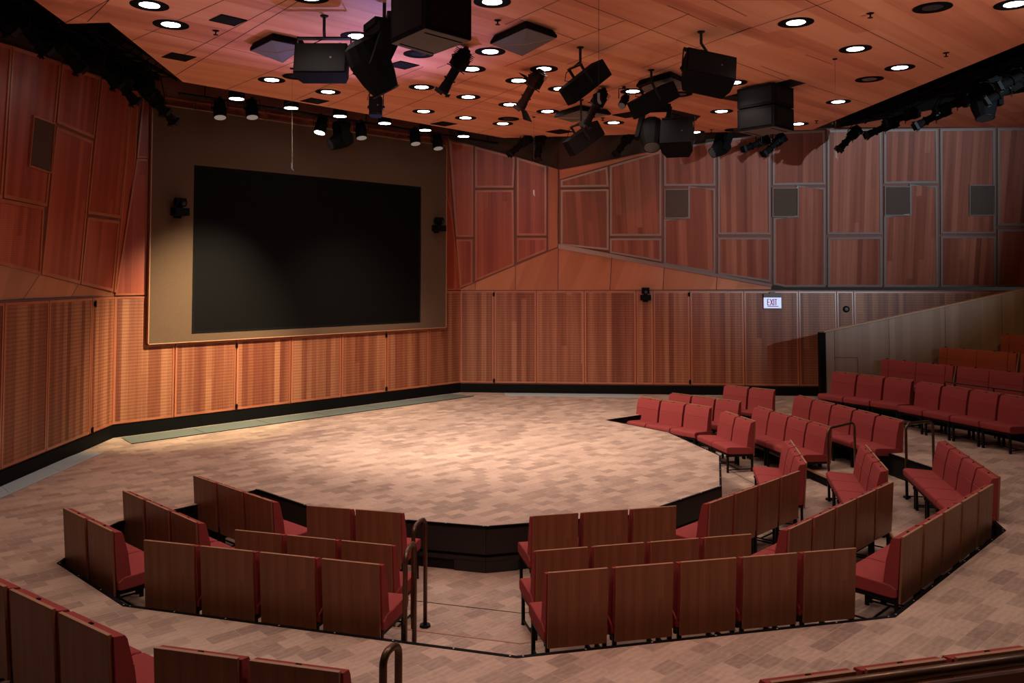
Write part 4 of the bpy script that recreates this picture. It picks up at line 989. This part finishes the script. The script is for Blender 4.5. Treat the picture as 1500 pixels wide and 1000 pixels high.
for k, (x, y, Y, aim, nme) in enumerate([(1244, 203, 17.2, (-.6, -.1, -.6), 'dark spotlight nearest the hanging wire in right slot'), (1292, 188, 16.0, (-.9, .1, -.4), 'dark long spotlight second along the right slot'),
        (1322, 172, 15.6, (-.9, .1, -.3), 'dark spotlight third along the right slot'), (1366, 172, 14.6, (-.85, .1, -.45), 'dark spotlight aimed down left, fourth along right slot'), (1398, 152, 14.2, (-.85, .1, -.3), 'dark spotlight fifth along the right slot, before moving head'),
        (1474, 132, 12.9, (-.75, .2, -.45), 'dark spotlight with blue edge, last along the right slot'), (1496, 112, 12.4, (-.75, .2, -.35), 'dark spotlight cut by the right edge')]):
    p = on_y(x, y, Y); profile_spot(p, aim, nme, hang=p + Vector((.12, 0, .36)), group='spotlights in the right slot')
p = on_y(1440, 148, 13.6); moving_head(p, (-.05, -.25, -1), 'large dark moving head light hanging in the right slot', 1.15, hang=p + Vector((0, 0, .40)))

# hanging pieces under the wooden ceiling
p = on_y(473, 93, 9.7); speaker(p, (.60, .37, .30), 0, math.radians(-12), 'wide black box loudspeaker on a pole, upper left', pole_top=on_z(475, 23, HC))
p = on_y(545, 95, 9.2); moving_head(p, (.45, .25, -.85), 'big black moving head light beside the large cabinet', 1.25, hang=on_y(563, 36, 9.2), rod=True)
p = on_y(551, 157, 12.2); speaker(p, (.18, .28, .16), 0, math.radians(-10), 'narrow small black loudspeaker below the big moving head', pole_top=on_z(551, 137, HC))
for x, y, Yd, aim, nme, brn in ((666, 104, 11.0, (-.55, .3, -.85), 'leftmost profile spotlight under the wooden ceiling', False), (777, 131, 12.2, (-.5, .3, -.85), 'profile spotlight with barn doors at centre', True), (871, 158, 13.4, (-.5, .3, -.9), 'profile spotlight behind the thin wire, centre', False)):
    p = on_y(x, y, Yd); profile_spot(p, aim, nme, hang=Vector((p.x + .15, p.y, HC - .03)), group='profile spotlights on the wooden ceiling', barn=brn)
p = on_y(856, 121, 11.1); speaker(p, (.27, .25, .70), math.radians(118), math.radians(-38), 'dark box loudspeaker on a short pole at centre, nose down left', pole_top=on_z(850, 69, HC))
p = on_y(854, 203, 14.4); speaker(p, (.27, .28, .70), math.radians(118), math.radians(-35), 'grey-lit box loudspeaker hanging lowest at centre', pole_top=on_z(851, 146, HC))
p = on_y(956, 147, 12.3); speaker(p, (.30, .26, .74), math.radians(115), math.radians(-28), 'brown-black box loudspeaker left of the largest tilted one', pole_top=on_z(954, 102, HC))
p = on_y(1036, 108, 10.4); speaker(p, (.62, .40, .36), math.radians(8), math.radians(-30), 'largest tilted black loudspeaker on a short pole, centre-right', pole_top=on_z(1027, 46, HC), roll=math.radians(14))
p = on_y(914, 148, 13.3); profile = wash_light(p, 'tiny black fixture between two loudspeakers at centre-right', (-.3, -.5, -.6), False, .7); profile['group'] = 'small fixtures on the wooden ceiling'; profile.location.z = HC - .02
for ch in kids(profile): ch.location.z = p.z + .26 - (HC - .02) + .0
p = on_y(955, 196, 14.15); moving_head(p, (-.1, -.55, -.85), 'moving head light beside the dark square ceiling recess', 1.14, hang=p + Vector((.1, .1, .54)), rod=True)
# dark square openings and big cabinets
def opening(px, label):
    q = [on_z(x, y, HC - .002) for x, y in px]; c = sum(q, Vector()) / 4
    t = thing('ceiling_opening', label, 'ceiling recess', c, 0, 'dark square recesses in the ceiling'); m = MB(); m.face([p - c for p in q]); m.face([p - c + Vector((0, 0, .0015)) for p in q][::-1]); m.build('recess_shade', 'black', t)  # flat black face paints in the darkness of the recess
    m = MB(); rr_ = [p - c for p in q]; m.tube([rr_[0].lerp(rr_[1], .2), rr_[3].lerp(rr_[2], .3)], .02, 0, 6); m.tube([rr_[0].lerp(rr_[1], .8), rr_[3].lerp(rr_[2], .7)], .02, 0, 6); m.build('rail', 'metal', t)
opening([(1053, 144), (1158, 116), (1181, 122), (1080, 149)], 'dark recess in the ceiling above the double cabinet')
opening([(966, 182), (983, 160), (1027, 170), (1003, 188)], 'dark square recess above the tilted loudspeaker at centre-right')
p = on_y(992, 203, 13.6); speaker(p, (.50, .46, .42), math.radians(-18), math.radians(-25), 'black loudspeaker tilted out of the square ceiling recess', pole_top=on_z(990, 172, HC - .01))
def big_cabinet(corners, zb, ztop, label, split=True, strap=True):
    q = [on_z(x, y, zb) for x, y in corners]; c = sum(q, Vector()) / 4; t = thing('loudspeaker_cabinet', label, 'loudspeaker', (c.x, c.y, ztop), 0, 'large square hung cabinets'); o = Vector(t.location)
    hh = ztop - zb
    for lo_, hi_ in (((0, .49), (.51, .97)) if split else ((0, .97),)):
        m = MB(); A = [p - o + Vector((0, 0, hh * lo_)) for p in q]; B = [p - o + Vector((0, 0, hh * hi_)) for p in q]
        m.face(A); m.face(B)
        for i in range(4): j = (i + 1) % 4; m.face([A[i], A[j], B[j], B[i]])
        m.build('cabinet', 'box', t, bevel=.01)
        for i in range(4):
            j = (i + 1) % 4; a, b = A[i], A[j]; e = (b - a).normalized(); nn_ = Vector((e.y, -e.x, 0)); nn_ = nn_ if nn_.dot((a + b) / 2) > 0 else -nn_; nn_ = nn_ * .008; ln = (b - a).length
            m = MB(); z0, z1 = A[0].z + .04, B[0].z - .04; u_ = [up(a + e * .05, z0) + nn_, up(b - e * .05, z0) + nn_, up(b - e * .05, z1) + nn_, up(a + e * .05, z1) + nn_]; m.face(u_)
            u2 = [p_ - nn_ * .9 for p_ in u_]
            for k in range(4): l = (k + 1) % 4; m.face([u_[k], u_[l], u2[l], u2[k]])
            m.build('grille_face', 'boxface', t)
    m = MB(); A = [(p - o).lerp(Vector((0, 0, zb - o.z)), .03) - Vector((0, 0, .006)) for p in q]; m.face(A); B = [p_ + Vector((0, 0, .005)) for p_ in A]
    for i in range(4): j = (i + 1) % 4; m.face([A[i], A[j], B[j], B[i]])
    m.build('bottom_board', 'taupe', t)
    m = MB()
    for s in (.12, .85): a = A[0].lerp(A[1], s); b = A[3].lerp(A[2], s); m.tube([a.lerp(b, .1), b.lerp(a, .06)], .008, 0, 6)
    m.build('bottom_rail', 'box', t)
    m = MB()
    for s in (.25, .75): a = (q[0].lerp(q[2], s) - o); m.tube([up(a, -.03), up(a, 0)], .02, 0, 6)
    m.build('hanger', 'metal', t)
big_cabinet([(572, 63.5), (623, 40.5), (691, 59), (631, 81)], 4.94, HC, 'largest black cabinet hung from the ceiling at the top, its taupe underside showing', split=False)
big_cabinet([(1080, 193), (1135, 184.5), (1163.6, 191.6), (1108, 199)], 5.04, HC - .01, 'double black cabinet hung below a ceiling recess at the right')

# ------------------------------------------------------------------ wall devices
def ptz(p, n_, label, s=1.):
    t = thing('pan_tilt_camera', label, 'camera', p, math.atan2(n_.y, n_.x) + PI / 2, 'small pan-tilt cameras on the walls')   # local -y points into the room
    m = MB(); m.box((0, -.09 * s, -.02 * s), (.19 * s, .17 * s, .10 * s)); m.box((0, -.02, -.08 * s), (.10 * s, .04, .04 * s)); m.build('base', 'box', t, bevel=.01)
    m = MB(); m.box((.0, -.09 * s, .055 * s), (.05 * s, .06 * s, .06 * s)); m.cyl((-.07 * s, -.09 * s, .11 * s), (.07 * s, -.09 * s, .11 * s), .058 * s, .058 * s, 0, 16); m.build('head', 'box', t, bevel=.005)
    m = MB(); m.cyl((0, -.13 * s, .10 * s), (0, -.20 * s, .085 * s), .040 * s, .036 * s, 0, 14); m.build('lens_barrel', 'box', t)
    m = MB(); m.cyl((0, -.20 * s, .085 * s), (0, -.203 * s, .0845 * s), .028 * s, .028 * s, 0, 14); m.build('lens', 'glass', t)
ptz(on_p(256, 309, P_scr) + ns * .10, ns, 'small black camera left of the screen', 1.35)
ptz(on_p(634, 333, P_scr) + ns * .10, ns, 'small black camera right of the screen', 1.35)
ptz(on_p(945, 434, P_back) + P_back[1] * .035, P_back[1], 'small black camera at the top of the far lower panels', 1.25)
# exit sign
p = on_p(1130.5, 443, P_back); nb = P_back[1]; t = thing('exit_sign', 'backlit white EXIT sign with red letters on the far wall', 'exit sign', p + nb * .04, math.atan2(nb.y, nb.x) + PI / 2)
sx_ = 24.5 / F * p.y; sz_ = 15 / F * p.y
m = MB(); m.box((0, -.03, .0), (sx_, .05, sz_ + .0)); m.build('face', 'sign', t)
m = MB(); m.box((0, -.03, sz_ / 2 + .045), (sx_ + .01, .06, .09)); m.box((0, -.01, sz_ / 2 + .11), (.12, .05, .04)); m.build('housing', 'taupe', t)
m = MB(); m.box((0, -.03, -sz_ / 2 - .006), (sx_ + .01, .055, .012)); m.build('lower_edge', 'alu', t)
lt = MB(); H_ = sz_ * .62; W_ = .052; th = .016; y_ = -.058
def bar(x0, z0, x1, z1, w_=th):
    a = Vector((x0, 0, z0)); b = Vector((x1, 0, z1)); d_ = (b - a).normalized(); n_ = Vector((-d_.z, 0, d_.x)) * w_ / 2
    q = [a - n_, b - n_, b + n_, a + n_]; lt.face([Vector((v.x, y_, v.z)) for v in q])
x0 = -.125; zb_, zt_ = -H_ / 2 + .012, H_ / 2 + .012; g_ = .018
bar(x0 + th / 2, zb_, x0 + th / 2, zt_, th * 1.2)
for z in (zb_ + th / 2, (zb_ + zt_) / 2, zt_ - th / 2): bar(x0, z, x0 + W_, z)
x0 += W_ + g_; bar(x0, zb_, x0 + W_ + .008, zt_, th * 1.2); bar(x0, zt_, x0 + W_ + .008, zb_, th * 1.2)
x0 += W_ + g_ + .012; bar(x0, zb_, x0, zt_, th * 1.3)
x0 += g_; bar(x0, zt_ - th / 2, x0 + W_, zt_ - th / 2); bar(x0 + W_ / 2, zb_, x0 + W_ / 2, zt_, th * 1.2)
bar(-.12, zb_ - .022, .13, zb_ - .022, .016)
lt.build('lettering', 'red', t)
# round device
p = on_p(1239, 452.5, P_back) + P_back[1] * .035; t = thing('round_wall_device', 'small round chrome-centred device on the far wall right of the exit sign', 'wall device', p, math.atan2(nb.y, nb.x) + PI / 2)
m = MB(); m.cyl((0, 0, 0), (0, -.02, 0), .075, .07, 0, 24); m.build('plate', 'box', t)
m = MB(); m.cyl((0, -.02, 0), (0, -.035, 0), .042, .03, 0, 20); m.cyl((0, -.035, 0), (0, -.04, 0), .015, .012, 0, 12); m.build('dial', 'taupe', t)
# little black hinges on the doors hidden in the panelling
def hinge(x, y, pl, label):
    p = on_p(x, y, pl) + pl[1] * .03; t = thing('door_hinge', label, 'hinge', p, math.atan2(pl[1].y, pl[1].x) + PI / 2, 'black hinges on the panelling')
    m = MB(); m.box((0, -.008, 0), (.05, .016, .075)); m.build('leaf', 'box', t); m = MB(); m.cyl((0, -.02, -.05), (0, -.02, .05), .012, .012, 0, 8); m.build('knuckle', 'box', t)
for x, y, pl, l in ((136, 445, P_left, 'upper hinge near the left corner'), (131.5, 630, P_left, 'lower hinge near the left corner'), (345.5, 506, P_scr, 'upper hinge on the panel under the screen'), (345, 595, P_scr, 'lower hinge on the panel under the screen'),
        (564.5, 491, P_scr, 'upper hinge right of centre below the screen'), (564.5, 569, P_scr, 'lower hinge right of centre below the screen'), (723.5, 431, P_back, 'upper hinge at the left end of the far wall'), (723.8, 557, P_back, 'lower hinge at the left end of the far wall'),
        (1009, 431, P_back, 'upper hinge right of the far wall camera'), (1010.5, 559, P_back, 'lower hinge right of the far wall camera')):
    hinge(x, y, pl, 'small black ' + l)
